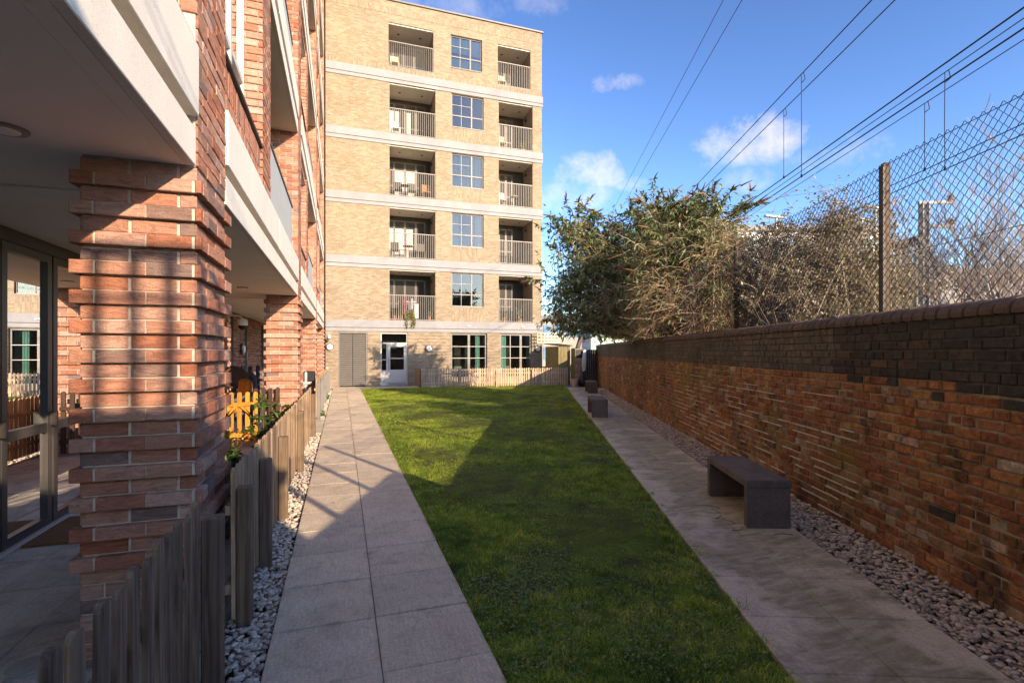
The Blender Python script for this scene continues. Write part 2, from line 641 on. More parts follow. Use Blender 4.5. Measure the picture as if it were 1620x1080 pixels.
        c = t.mix(spk, c, (0.09, 0.07, 0.06))
        rough = 0.72
        if by == 1:      # algae along the wall side, brushed through in places
            dt = t.n('ShaderNodeVectorMath', operation='DOT_PRODUCT')
            t.L(p, dt.inputs[0])
            dt.inputs[1].default_value = (math.cos(math.atan(0.396)), -math.sin(math.atan(0.396)), 0)
            lx = t.math('SUBTRACT', dt.outputs['Value'], 3.12 * math.cos(math.atan(0.396)))
            mid = t.math('SUBTRACT', 1.0, t.math('MULTIPLY', t.math('ABSOLUTE', t.math('ADD', lx, 0.98)), 1.9))   # worn clean along both edges
            al = t.math('ADD', t.noise(p, 1.25, 7, 0.68, 0.4), t.math('MULTIPLY', mid, 0.16))
            rot = t.n('ShaderNodeMapping')
            rot.inputs['Rotation'].default_value = (0, 0, 0.9)
            rot.inputs['Scale'].default_value = (2.6, 12, 1)
            t.L(p, rot.inputs['Vector'])
            br = t.noise(rot.outputs[0], 1.0, 5, 0.6, 1.6)
            mask = t.math('MULTIPLY', t.ramp(al, [(0.48, (0, 0, 0)), (0.58, (1, 1, 1))]), t.ramp(br, [(0.38, (1, 1, 1)), (0.66, (0.30, 0.30, 0.30))]))
            c = t.mix(t.math('MULTIPLY', mask, 0.74), c, (0.17, 0.135, 0.068))
            rough = 0.6
        if by == 2:
            s2 = t.ramp(t.noise(p, 1.7, 6, 0.65, 0.8), [(0.5, (0, 0, 0)), (0.72, (0.65, 0.65, 0.65))])
            c = t.mix(s2, c, (0.15, 0.13, 0.115))
        t.bsdf(c, rough, t.math('ADD', g, t.math('MULTIPLY', brush, 0.6)), 0.3, 0.005, spec=0.25)
    plain('bedding', (0.10, 0.085, 0.07), 0.95, 0.3, 14, 0.5)
    plain('kerb_concrete', (0.36, 0.32, 0.28), 0.85, 0.15, 9, 0.3)

    # --- ground, pebbles, grass
    t = NT('earth')
    p = t.pos()
    a = t.noise(p, 0.7, 8, 0.65)
    t.bsdf(t.ramp(a, [(0.3, (0.07, 0.055, 0.04)), (0.7, (0.13, 0.11, 0.08))]), 0.95, t.noise(p, 30, 5), 0.6, 0.03, spec=0.1)
    t = NT('turf')
    p = t.pos()
    a = t.noise(p, 3.4, 7, 0.65)
    b = t.noise(p, 46, 4, 0.7)
    c = t.ramp(a, [(0.36, (0.080, 0.066, 0.036)), (0.44, (0.085, 0.105, 0.026)), (0.60, (0.12, 0.165, 0.028))])
    c = t.mix(0.8, c, t.ramp(b, [(0.35, (0.4, 0.4, 0.4)), (0.7, (1.3, 1.3, 1.2))]), 'MULTIPLY')
    t.bsdf(c, 0.95, b, 0.5, 0.02, spec=0.1)
    for nm, hue in (('pebbles', 0), ('pebbles_pink', 1)):
        t = NT(nm)
        r = island_random(t)
        if hue == 0:
            c = t.ramp(r, [(0, (0.40, 0.335, 0.275)), (0.2, (0.62, 0.53, 0.42)), (0.35, (0.30, 0.255, 0.22)), (0.5, (0.66, 0.53, 0.40)), (0.65, (0.46, 0.385, 0.32)), (0.8, (0.76, 0.68, 0.56)), (0.9, (0.54, 0.39, 0.29)), (1, (0.36, 0.30, 0.26))])
        else:
            c = t.ramp(r, [(0, (0.36, 0.265, 0.21)), (0.2, (0.56, 0.42, 0.325)), (0.35, (0.26, 0.205, 0.175)), (0.5, (0.60, 0.43, 0.325)), (0.65, (0.42, 0.315, 0.255)), (0.8, (0.70, 0.57, 0.465)), (0.92, (0.48, 0.335, 0.255)), (1, (0.32, 0.25, 0.215))])
        p = t.pos()
        c = t.mix(0.5, c, t.ramp(t.noise(p, 60, 4, 0.6), [(0.3, (0.7, 0.7, 0.7)), (0.7, (1.15, 1.15, 1.15))]), 'MULTIPLY')
        t.bsdf(c, 0.62, None, spec=0.35)
    t = NT('grass')
    p = t.pos()
    a = t.math('ADD', t.math('MULTIPLY', t.noise(p, 1.7, 6, 0.6), 0.5), t.math('MULTIPLY', t.noise(p, 8.0, 6, 0.7), 0.5))
    c = t.ramp(a, [(0.38, (0.080, 0.150, 0.030)), (0.45, (0.19, 0.30, 0.045)), (0.53, (0.36, 0.47, 0.070)), (0.61, (0.58, 0.61, 0.12))])
    r = island_random(t)
    c = t.mix(1.0, c, t.ramp(r, [(0, (0.60, 0.62, 0.6)), (0.5, (1, 1, 1)), (0.88, (1.4, 1.30, 1.2)), (0.96, (2.0, 1.5, 1.9)), (1, (2.6, 1.7, 2.6))]), 'MULTIPLY')
    t.bsdf(c, 0.55, None, spec=0.3, trans=0.45)
    t = NT('clover')
    p = t.pos()
    r = island_random(t)
    c = t.ramp(r, [(0, (0.055, 0.105, 0.034)), (0.5, (0.115, 0.195, 0.052)), (0.85, (0.19, 0.265, 0.08)), (0.96, (0.32, 0.27, 0.12)), (1, (0.34, 0.20, 0.10))])
    t.bsdf(c, 0.45, None, spec=0.45, trans=0.25)

    # --- wood
    def wood(nm, c1, c2, c3, rough=0.8):
        t = NT(nm)
        p = t.coord('Object')
        rnd = t.n('ShaderNodeObjectInfo').outputs['Random']
        pm = t.n('ShaderNodeVectorMath', operation='ADD')
        t.L(p, pm.inputs[0])
        sc = t.n('ShaderNodeVectorMath', operation='SCALE')
        sc.inputs[0].default_value = (13.1, 7.7, 5.3)
        t.L(rnd, sc.inputs['Scale'])
        t.L(sc.outputs[0], pm.inputs[1])
        g = t.noise(t.scaled(pm.outputs[0], (40, 40, 2.2)), 1.0, 6, 0.6, 0.8)
        b = t.noise(t.scaled(pm.outputs[0], (3, 3, 1.2)), 1.6, 5, 0.6)
        c = t.ramp(g, [(0.28, c1), (0.5, c2), (0.72, c3)])
        c = t.mix(0.7, c, t.ramp(b, [(0.3, (0.62, 0.60, 0.58)), (0.7, (1.2, 1.18, 1.15))]), 'MULTIPLY')
        c = t.mix(1.0, c, t.ramp(rnd, [(0, (0.75, 0.75, 0.76)), (0.5, (1, 0.98, 0.95)), (1, (1.2, 1.12, 1.02))]), 'MULTIPLY')
        t.bsdf(c, rough, g, 0.35, 0.006, spec=0.2)
    wood('fence_wood', (0.18, 0.115, 0.072), (0.38, 0.26, 0.17), (0.52, 0.385, 0.265))
    plain('frame_dark', (0.075, 0.065, 0.058), 0.4, 0.05, 5, 0.02, 0.0, 0.5)
    wood('dark_fence_wood', (0.095, 0.060, 0.040), (0.23, 0.155, 0.105), (0.37, 0.28, 0.20))  # darker copy of the fence wood, for the near fence
    wood('pale_wood', (0.30, 0.20, 0.14), (0.56, 0.41, 0.30), (0.68, 0.53, 0.41))  # fence wood brightened, sunlit tone of the far fence put into its colour
    wood('post_wood', (0.070, 0.050, 0.035), (0.150, 0.108, 0.075), (0.22, 0.165, 0.118))
    wood('orange_wood', (0.36, 0.13, 0.022), (0.52, 0.215, 0.035), (0.62, 0.29, 0.065), 0.7)
    wood('shed_wood', (0.13, 0.11, 0.055), (0.21, 0.185, 0.10), (0.28, 0.25, 0.14))
    wood('dark_wood', (0.035, 0.022, 0.016), (0.060, 0.036, 0.026), (0.085, 0.052, 0.036))
    wood('navy_wood', (0.012, 0.014, 0.022), (0.020, 0.024, 0.036), (0.03, 0.034, 0.048))

    # --- metal and glass
    plain('frame_grey', (0.17, 0.158, 0.146), 0.45, 0.04, 5, 0.02, 0.0, 0.5)
    plain('frame_bronze', (0.085, 0.066, 0.055), 0.45, 0.06, 5, 0.02, 0.0, 0.5)
    plain('frame_pale', (0.52, 0.48, 0.44), 0.45, 0.04, 5, 0.02, 0.0, 0.5)
    plain('door_paint', (0.44, 0.425, 0.40), 0.45, 0.04, 5, 0.02, 0.0, 0.5)
    plain('louvre_metal', (0.15, 0.135, 0.12), 0.5, 0.06, 5, 0.02, 0.0, 0.4)
    plain('rail_metal', (0.26, 0.235, 0.21), 0.45, 0.05, 8, 0.02, 0.0, 0.4)
    plain('dark_metal', (0.045, 0.036, 0.032), 0.5, 0.1, 8, 0.05, 0.0, 0.4)
    plain('panel_metal', (0.40, 0.42, 0.42), 0.55, 0.05, 3, 0.02, 0.0, 0.4)
    plain('galvanised', (0.27, 0.285, 0.30), 0.5, 0.12, 6, 0.05, 0.0, 0.4)
    plain('rust_steel', (0.16, 0.105, 0.075), 0.8, 0.3, 14, 0.3, 0.0, 0.2)
    plain('wire_black', (0.018, 0.017, 0.018), 0.6, 0.1, 8, 0.0, 0.0, 0.3)
    plain('mesh_wire', (0.020, 0.022, 0.040), 0.5, 0.1, 8, 0.0, 0.0, 0.4)
    plain('black_plastic', (0.018, 0.018, 0.019), 0.45, 0.1, 8, 0.02)
    plain('white_plastic', (0.72, 0.70, 0.67), 0.45, 0.03, 8, 0.02)
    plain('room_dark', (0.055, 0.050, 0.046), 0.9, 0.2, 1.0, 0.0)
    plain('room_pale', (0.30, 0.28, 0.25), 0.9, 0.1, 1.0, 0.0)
    plain('red_cloth', (0.48, 0.05, 0.06), 0.9, 0.2, 12, 0.2)
    plain('pink_cloth', (0.62, 0.36, 0.33), 0.9, 0.1, 12, 0.2)
    plain('white_cloth', (0.68, 0.66, 0.64), 0.9, 0.06, 12, 0.2)
    plain('blue_cloth', (0.20, 0.25, 0.36), 0.9, 0.1, 12, 0.2)
    plain('cream_cloth', (0.66, 0.58, 0.40), 0.9, 0.06, 12, 0.2)
    plain('orange_cushion', (0.62, 0.25, 0.05), 0.85, 0.2, 22, 0.2)
    plain('grey_wicker', (0.10, 0.10, 0.125), 0.8, 0.2, 60, 0.5)
    plain('terracotta', (0.40, 0.15, 0.07), 0.85, 0.1, 12, 0.2)
    plain('coir', (0.22, 0.105, 0.05), 0.95, 0.3, 90, 0.8)
    plain('blue_panel', (0.16, 0.33, 0.46), 0.4, 0.15, 1.2, 0.0)
    plain('white_panel', (0.62, 0.63, 0.64), 0.5, 0.06, 1.0, 0.0)
    plain('pink_render', (0.46, 0.38, 0.33), 0.9, 0.1, 1.0, 0.1)
    t = NT('curtain')
    p = t.pos()
    w = t.noise(t.scaled(p, (16, 16, 0.35)), 1.0, 3, 0.6)
    t.bsdf(t.ramp(w, [(0.3, (0.50, 0.49, 0.46)), (0.7, (0.78, 0.77, 0.73))]), 0.9, w, 0.6, 0.03, trans=0.2)
    t = NT('teal_curtain')
    p = t.pos()
    w = t.noise(t.scaled(p, (16, 16, 0.35)), 1.0, 3, 0.6)
    t.bsdf(t.ramp(w, [(0.3, (0.20, 0.42, 0.38)), (0.7, (0.32, 0.58, 0.52))]), 0.9, w, 0.6, 0.03, trans=0.2)
    for nm, ior, tint in (('glass', 1.75, (0.80, 0.86, 0.84)), ('sky_glass', 1.62, (0.42, 0.50, 0.52)), ('door_glass', 1.7, (0.72, 0.76, 0.75))):
        t = NT(nm)
        fr = t.n('ShaderNodeFresnel')
        fr.inputs['IOR'].default_value = ior
        tr = t.n('ShaderNodeBsdfTransparent')
        tr.inputs[0].default_value = (*tint, 1)
        gl = t.n('ShaderNodeBsdfGlossy')
        gl.inputs['Roughness'].default_value = 0.004
        gl.inputs['Color'].default_value = (0.95, 0.97, 1, 1)
        bp = t.n('ShaderNodeBump')
        bp.inputs['Strength'].default_value = 0.004
        bp.inputs['Distance'].default_value = 0.02
        t.L(t.noise(t.pos(), 1.6, 1, 0.5), bp.inputs['Height'])
        t.L(bp.outputs[0], gl.inputs['Normal'])
        mx = t.n('ShaderNodeMixShader')
        t.L(fr.outputs[0], mx.inputs[0])
        t.L(tr.outputs[0], mx.inputs[1])
        t.L(gl.outputs[0], mx.inputs[2])
        t.L(mx.outputs[0], t.out.inputs['Surface'])
    t = NT('opal_glass')
    t.bsdf((0.85, 0.83, 0.80), 0.25, None, spec=0.5)

    # --- foliage
    def leafy(nm, stops, tr=0.3, rough=0.5):
        t = NT(nm)
        r = island_random(t)
        c = t.ramp(r, stops)
        t.bsdf(c, rough, None, spec=0.35, trans=tr)
    leafy('buddleia_leaf', [(0, (0.070, 0.115, 0.038)), (0.35, (0.135, 0.20, 0.062)), (0.6, (0.21, 0.275, 0.11)), (0.8, (0.34, 0.38, 0.22)), (0.95, (0.42, 0.44, 0.30)), (1, (0.36, 0.18, 0.07))])
    leafy('seed_head', [(0, (0.11, 0.050, 0.025)), (0.5, (0.18, 0.085, 0.042)), (1, (0.25, 0.125, 0.06))], 0.1, 0.9)
    leafy('twig_brown', [(0, (0.30, 0.17, 0.095)), (0.5, (0.50, 0.33, 0.20)), (0.85, (0.64, 0.46, 0.30)), (1, (0.70, 0.55, 0.39))], 0.0, 0.85)
    leafy('twig_tan', [(0, (0.16, 0.10, 0.065)), (0.5, (0.33, 0.23, 0.15)), (0.85, (0.48, 0.37, 0.26)), (1, (0.60, 0.50, 0.38))], 0.0, 0.85)
    leafy('bramble_leaf', [(0, (0.10, 0.125, 0.05)), (0.3, (0.20, 0.22, 0.10)), (0.5, (0.36, 0.31, 0.18)), (0.68, (0.30, 0.16, 0.09)), (0.82, (0.50, 0.42, 0.28)), (1, (0.68, 0.61, 0.48))], 0.3, 0.6)
    leafy('bare_branch', [(0, (0.085, 0.060, 0.050)), (0.6, (0.15, 0.110, 0.090)), (1, (0.22, 0.165, 0.135))], 0.0, 0.9)
    leafy('birch_bark', [(0, (0.22, 0.17, 0.14)), (0.6, (0.36, 0.30, 0.26)), (1, (0.48, 0.42, 0.37))], 0.0, 0.9)
    leafy('dead_leaf', [(0, (0.16, 0.08, 0.04)), (0.5, (0.30, 0.17, 0.08)), (1, (0.48, 0.36, 0.2))], 0.1, 0.8)
    leafy('laurel_leaf', [(0, (0.03, 0.07, 0.018)), (0.6, (0.07, 0.14, 0.03)), (1, (0.15, 0.22, 0.06))], 0.25, 0.35)
    leafy('yellow_leaf', [(0, (0.16, 0.17, 0.035)), (0.6, (0.26, 0.27, 0.06)), (1, (0.36, 0.30, 0.08))], 0.3, 0.45)


make_materials()
M = MATS

# ------------------------------------------------------------------ the setting: ground, lawn, paths
def sheet(name, pts, z, mat, label, cat, kind='structure'):
    mb = MB()
    mb.add([(p[0], p[1], z) for p in pts], [tuple(range(len(pts)))])
    o = mb.build(name, mat)
    return tag(o, label, cat, kind=kind)


sheet('ground', [(-400, -400), (400, -400), (400, 400), (-400, 400)], -0.12, M['earth'], 'bare earth and ballast ground around the courtyard', 'ground')
PL, PR = -0.39, 0.785             # near path edges
LAWN_Y1 = 23.35


def path_l(y):                    # left edge of the right-hand path
    return 1.38 + WK * y


lawn_pts = [(PR, -5), (path_l(-5), -5), (path_l(LAWN_Y1 - 1.6), LAWN_Y1 - 1.6), (path_l(LAWN_Y1 - 1.6) - 0.4, LAWN_Y1 - 0.3), (PR, LAWN_Y1)]
lawn_pts[0] = (PR, -3.2)
lawn_pts[1] = (PR + 0.02, path_l(0) * 0 - 3.2)
lawn_pts = [(PR, -1.45), (path_l(LAWN_Y1 - 1.6), LAWN_Y1 - 1.6), (path_l(LAWN_Y1 - 1.6) - 0.5, LAWN_Y1 - 0.9), (PR, LAWN_Y1)]


def make_lawn_soil():
    # gently uneven sheet, gridded
    nx, ny = 60, 130
    vs, fs = [], []
    for j in range(ny + 1):
        y = -1.4 + (LAWN_Y1 + 1.4) * j / ny
        x0, x1 = PR, max(PR + 0.02, path_l(y))
        x1 = min(x1, 10.2)
        for i in range(nx + 1):
            x = x0 + (x1 - x0) * i / nx
            e = min(i, nx - i) / nx * (x1 - x0)
            z = -0.028 + min(1, e / 0.5) * (0.018 * math.sin(x * 2.1 + y * 0.7) + 0.014 * math.sin(y * 2.7 - x * 1.3) + 0.012)
            vs.append((x, y, z))
    for j in range(ny):
        for i in range(nx):
            a = j * (nx + 1) + i
            fs.append((a, a + 1, a + nx + 2, a + nx + 1))
    mb = MB(); mb.v = vs; mb.f = fs
    return tag(mb.build('lawn', M['turf'], smooth=True), 'long wedge of green lawn between the two paved paths', 'lawn', kind='structure')


make_lawn_soil()


def slab_mesh(name, w, l, mat, h=0.05):
    return MB().bev(-w / 2, w / 2, -l / 2, l / 2, -h, 0, 0.004).mesh(name, mat)


def make_paths():
    # near path, two slabs wide, square slabs
    w = (PR - PL) / 2
    bed = MB().box(PL + 0.004, PR - 0.004, -4, 24.75, -0.11, -0.045)
    p = tag(bed.build('path', M['bedding']), 'pale grey slab path along the picket fence and brick flats', 'path', kind='structure')
    lp = 0.578
    me = slab_mesh('paving_slab', w - 0.0035, lp - 0.0035, M['paving'])
    for j in range(50):
        y = -3.1 + lp * (j + 0.5)
        if y > 24.5:
            break
        for i in (0, 1):
            o = bpy.data.objects.new('paving_slab', me)
            o.location = (PL + w * (i + 0.5), y + random.uniform(-.001, .001), random.uniform(-0.0025, 0.0025))
            o.rotation_euler = (random.uniform(-.002, .002), random.uniform(-.002, .002), 0)
            link(o, p)
    # paved spur to the entrance, and apron before the end block
    bed = MB().box(-2.6, PL - 0.004, 10.95, 13.2, -0.11, -0.045)
    s = tag(bed.build('path', M['bedding']), 'short paved spur crossing the pebbles to the flats between the fences', 'path', kind='structure')
    me2 = slab_mesh('paving_slab', 0.545, 0.555, M['paving'])
    for j in range(4):
        for i in range(4):
            o = bpy.data.objects.new('paving_slab', me2)
            o.location = (PL - 0.005 - 0.55 * (i + 0.5), 10.96 + 0.56 * (j + 0.5), random.uniform(-0.002, 0.002))
            link(o, s)
    bed = MB().box(PR + 0.004, 4.4, LAWN_Y1 + 0.02, 24.75, -0.11, -0.045)
    s = tag(bed.build('path', M['bedding']), 'paved apron in front of the grey entrance door', 'path', kind='structure')
    me3 = slab_mesh('paving_slab', 0.595, 0.66, M['paving'])
    for j in range(2):
        for i in range(6):
            o = bpy.data.objects.new('paving_slab', me3)
            o.location = (PR + 0.008 + 0.6 * (i + 0.5), LAWN_Y1 + 0.03 + 0.68 * (j + 0.5), random.uniform(-0.002, 0.002))
            link(o, s)
    # far path beside the old wall
    x0, x1 = -1.618, -0.516
    bed = MB()
    bed.add([wl(x0 + .004, -3, -.11), wl(x1 - .004, -3, -.11), wl(x1 - .004, 22.4, -.11), wl(x0 + .004, 22.4, -.11),
             wl(x0 + .004, -3, -.045), wl(x1 - .004, -3, -.045), wl(x1 - .004, 22.4, -.045), wl(x0 + .004, 22.4, -.045)],
            [(3, 2, 1, 0), (4, 5, 6, 7), (0, 1, 5, 4), (1, 2, 6, 5), (2, 3, 7, 6), (3, 0, 4, 7)])
    p = tag(bed.build('path', M['bedding']), 'algae-stained slab path with benches along the old brick wall', 'path', kind='structure')
    w = (x1 - x0) / 2
    lp = 0.565
    me = slab_mesh('paving_slab', w - 0.004, lp - 0.004, M['stained_paving'])
    for j in range(45):
        for i in (0, 1):
            o = bpy.data.objects.new('paving_slab', me)
            o.location = wl(x0 + w * (i + 0.5), -3.0 + lp * (j + 0.5) + 0.007, random.uniform(-0.002, 0.002))
            o.rotation_euler = (0, 0, -WANG)
            link(o, p)
    # patio of the flats
    bed = MB().box(-2.75, -0.74, -4, 10.9, -0.11, -0.045).box(-2.75, -0.74, 13.25, 24.7, -0.11, -0.045)
    p = tag(bed.build('patio', M['bedding']), 'paved patio strip between picket fence and ground floor doors', 'patio', kind='structure')
    me = slab_mesh('paving_slab', 0.497, 0.597, M['patio_paving'])
    for j in range(45):
        y = -3.4 + 0.6 * (j + 0.5)
        if y > 24.3 or 10.5 < y < 13.5:
            continue
        for i in range(4):
            o = bpy.data.objects.new('paving_slab', me)
            o.location = (-2.745 + 0.5 * (i + 0.5) + 0.002, y, random.uniform(-0.002, 0.002))
            link(o, p)
    # concrete edging of the patio
    tag(MB().bev(-0.735, -0.69, -4, 10.9, -0.1, 0.012, 0.006).build('kerb', M['kerb_concrete']), 'thin concrete edging under the picket fence', 'kerb', kind='structure')


make_paths()

# icosphere template for pebbles
def ico(sub):
    import bmesh
    bm = bmesh.new()
    bmesh.ops.create_icosphere(bm, subdivisions=sub, radius=1.0)
    v = np.array([p.co for p in bm.verts], np.float32)
    f = np.array([[q.index for q in fc.verts] for fc in bm.faces], np.int32)
    bm.free()
    return v, f


ICO1, ICO2 = ico(1), ico(2)


def pebbles(name, centres, sizes, mat, label, near):
    """centres (N,3), sizes (N,), near: bool mask for round pebbles"""
    vs, fs, off = [], [], 0
    for mask, (tv, tf) in ((near, ICO2), (~near, ICO1)):
        c, s = centres[mask], sizes[mask]
        n = len(c)
        if not n:
            continue
        sc = np.stack([s * rng.uniform(0.9, 1.5, n), s * rng.uniform(0.7, 1.05, n), s * rng.uniform(0.42, 0.72, n)], 1)
        th = rng.uniform(0, 6.283, n)
        tilt = rng.normal(0, 0.35, n)
        p = tv[None] * sc[:, None, :]
        # lumpy
        p *= 1 + 0.10 * np.sin(tv[None, :, [1]] * 2.6 + th[:, None, None] * 3)
        ct, st = np.cos(tilt)[:, None], np.sin(tilt)[:, None]
        y, z = p[..., 1] * ct - p[..., 2] * st, p[..., 1] * st + p[..., 2] * ct
        cr, sr = np.cos(th)[:, None], np.sin(th)[:, None]
        x2, y2 = p[..., 0] * cr - y * sr, p[..., 0] * sr + y * cr
        p = np.stack([x2, y2, z], -1) + c[:, None, :]
        vs.append(p.reshape(-1, 3))
        f = tf[None] + (np.arange(n) * len(tv))[:, None, None] + off
        fs.append(f.reshape(-1, 3))
        off += n * len(tv)
    o = np_obj(name, np.concatenate(vs), np.concatenate(fs), mat, smooth=True)
    return tag(o, label, 'gravel', kind='stuff')


def scatter_pebbles():
    # left strip
    for (y0, y1, lab) in ((0.8, 10.85, 'grey and cream pebbles filling the strip beside the near picket fence'),
                          (13.22, 23.2, 'pale pebbles in the far strip beside the picket fence beyond the paved spur')):
        cs, ss = [], []
        y = y0
        while y < y1:
            dy = 0.25
            size = 0.0155 + 0.0006 * max(0, y - 3)
            n = int(0.30 * dy / (size * size * 2.6) * 1.35)
            xs = rng.uniform(-0.675, PL - 0.012, n)
            ys = rng.uniform(y, y + dy, n)
            zs = rng.uniform(-0.062, -0.012, n) + 0.010 * np.sin(ys * 3) * 0.5
            cs.append(np.stack([xs, ys, zs], 1))
            ss.append(size * rng.uniform(0.65, 1.3, n))
            y += dy
        c, s = np.concatenate(cs), np.concatenate(ss)
        pebbles('gravel', c, s, M['pebbles'], lab, c[:, 1] < 6.5)
    # right strip
    cs, ss = [], []
    y = 1.0
    while y < 22:
        dy = 0.25
        size = 0.0145 + 0.0009 * max(0, y - 3)
        n = int(0.52 * dy / (size * size * 2.6) * 1.3)
        lx = rng.uniform(-0.505, 0.01, n)
        ly = rng.uniform(y, y + dy, n)
        zs = rng.uniform(-0.060, -0.010, n) + np.clip((lx + 0.12) * 0.25, 0, 0.03)
        x = WC + lx * WCO + ly * WSI
        yy = -lx * WSI + ly * WCO
        cs.append(np.stack([x, yy, zs], 1))
        ss.append(size * rng.uniform(0.6, 1.45, n))
        y += dy
    c, s = np.concatenate(cs), np.concatenate(ss)
    pebbles('gravel', c, s, M['pebbles_pink'], 'brownish pink pebbles along the foot of the old brick wall', c[:, 1] < 6.0)


scatter_pebbles()


_NT = np.random.default_rng(3).uniform(0, 1, (8, 64, 64))


def vnoise(x, y, s, seed=0):
    """smooth value noise 0..1 with two finer octaves"""
    out, amp, tot = 0, 1.0, 0
    for o in range(3):
        u, v = x * s * 2 ** o + 11.3 * o, y * s * 2 ** o + 5.1 * o
        i, j = np.floor(u).astype(int), np.floor(v).astype(int)
        fu, fv = u - i, v - j
        fu, fv = fu * fu * (3 - 2 * fu), fv * fv * (3 - 2 * fv)
        T = _NT[(seed + o) % 8]
        g = lambda a, b_: T[(i + a) % 64, (j + b_) % 64]
        out = out + amp * ((g(0, 0) * (1 - fu) + g(1, 0) * fu) * (1 - fv) + (g(0, 1) * (1 - fu) + g(1, 1) * fu) * fv)
        tot += amp
        amp *= .5
    return out / tot


def make_grass():
    def density(y):
        return 23000 if y < 3 else 15500 if y < 5 else 9500 if y < 8 else 5600 if y < 12 else 3400
    V, F, off = [], [], 0
    y = 0.6
    while y < LAWN_Y1 - 0.1:
        dy = 0.4
        ym = y + dy / 2
        x0, x1 = PR - 0.004, min(path_l(ym) + 0.004, 10.1)
        n = int((x1 - x0) * dy * density(ym))
        xs = rng.uniform(x0, x1, n)
        ys = rng.uniform(y, y + dy, n)
        big, mid, clump = vnoise(xs, ys, 0.9, 0), vnoise(xs, ys, 2.6, 2), vnoise(xs, ys, 8.0, 4)
        edge = np.minimum(xs - PR, path_l(ys) - xs)
        lush = np.clip(1.9 * (0.40 * big + 0.35 * mid + 0.25 * clump) - 0.42, 0, 1)
        lush = np.where(edge < 0.10, np.maximum(lush, 0.55), lush)
        keep = rng.uniform(0, 1, n) < 0.30 + 0.70 * lush
        xs, ys, lush, clump, edge = xs[keep], ys[keep], lush[keep], clump[keep], edge[keep]
        n = len(xs)
        far = max(0, ym - 4)
        h = (0.010 + 0.018 * lush + 0.090 * np.clip(clump - 0.56, 0, 1) * lush) * rng.uniform(0.5, 1.4, n) * (1 + 0.03 * far)
        h = np.where((edge < 0.05) & (rng.uniform(0, 1, n) < .10), h * 2.0, h)
        w = 0.0016 * (1 + 0.075 * far) * rng.uniform(0.7, 1.5, n)
        az = rng.uniform(0, 6.283, n) + 2.0 * clump
        lean = rng.uniform(0.35, 1.9, n) * h
        dx, dyv = np.cos(az), np.sin(az)
        px, py = -dyv * w, dx * w
        zb = np.full(n, -0.030)
        b0 = np.stack([xs - px, ys - py, zb], 1)
        b1 = np.stack([xs + px, ys + py, zb], 1)
        mx, my, mz = xs + dx * lean * 0.35, ys + dyv * lean * 0.35, zb + 0.010 + h * 0.62
        m0 = np.stack([mx - px * .8, my - py * .8, mz], 1)
        m1 = np.stack([mx + px * .8, my + py * .8, mz], 1)
        tp = np.stack([xs + dx * lean, ys + dyv * lean, zb + 0.010 + h], 1)
        v = np.stack([b0, b1, m1, m0, tp], 1).reshape(-1, 3)
        i0 = np.arange(n)[:, None] * 5 + off
        f = np.concatenate([i0 + np.array([[0, 1, 2]]), i0 + np.array([[0, 2, 3]]), i0 + np.array([[3, 2, 4]])], 0)
        V.append(v); F.append(f); off += n * 5
        y += dy
    o = np_obj('grass', np.concatenate(V), np.concatenate(F), M['grass'])
    tag(o, 'short patchy grass blades covering the lawn', 'grass', kind='stuff')

    def leaves(name, xs, ys, ln, ratio, z, tilt_hi, mat, label, cat):
        n = len(xs)
        az = rng.uniform(0, 6.283, n)
        wd = ln * ratio
        dx, dyv = np.cos(az), np.sin(az)
        tilt = rng.uniform(-0.2, tilt_hi, n) * ln
        a = np.stack([xs, ys, z], 1)
        l = np.stack([xs + dx * ln * .6 - dyv * wd, ys + dyv * ln * .6 + dx * wd, z + tilt * .6 + 0.002], 1)
        r = np.stack([xs + dx * ln * .6 + dyv * wd, ys + dyv * ln * .6 - dx * wd, z + tilt * .6 + 0.002], 1)
        t = np.stack([xs + dx * ln, ys + dyv * ln, z + tilt], 1)
        v = np.stack([a, r, t, l], 1).reshape(-1, 3)
        f = np.arange(n)[:, None] * 4 + np.array([[0, 1, 2, 3]])
        tag(np_obj(name, v, f, mat), label, cat, kind='stuff')
    # low broad leaved weeds: clover and creeping rosettes between the grass clumps
    n = 150000
    ys = 0.7 + 17 * rng.uniform(0, 1, n) ** 1.8
    xs = PR + 0.02 + (path_l(ys) - PR - 0.04) * rng.uniform(0, 1, n)
    lush = np.clip(1.9 * (0.40 * vnoise(xs, ys, 0.9, 0) + 0.35 * vnoise(xs, ys, 2.6, 2) + 0.25 * vnoise(xs, ys, 8.0, 4)) - 0.42, 0, 1)
    weed = vnoise(xs, ys, 1.4, 6)
    keep = rng.uniform(0, 1, n) < np.clip(1.25 - 1.6 * lush, 0.06, 1) * np.clip(weed * 2.4 - .55, 0.05, 1)
    xs, ys = xs[keep], ys[keep]
    n = len(xs)
    leaves('clover', xs, ys, rng.uniform(0.008, 0.021, n) * (1 + 0.04 * ys), rng.uniform(0.32, 0.5, n), rng.uniform(-0.02, 0.014, n), .7, M['clover'],
           'low clover and broad leaved weeds mixed into the near lawn', 'ground cover')
    n = 260
    ys = 0.9 + 20 * rng.uniform(0, 1, n) ** 1.5
    xs = PL + (path_l(ys) + 1.1 - PL) * rng.uniform(0, 1, n)
    onlawn = (xs > PR) & (xs < path_l(ys))
    keep = onlawn | (rng.uniform(0, 1, n) < .25)
    xs, ys, onlawn = xs[keep], ys[keep], onlawn[keep]
    n = len(xs)
    leaves('leaf_litter', xs, ys, rng.uniform(0.018, 0.045, n), rng.uniform(0.22, 0.38, n), np.where(onlawn, rng.uniform(-.005, 0.02, n), 0.006), .5, M['dead_leaf'],
           'scattered small dead leaves on the lawn and paving', 'leaf litter')


make_grass()

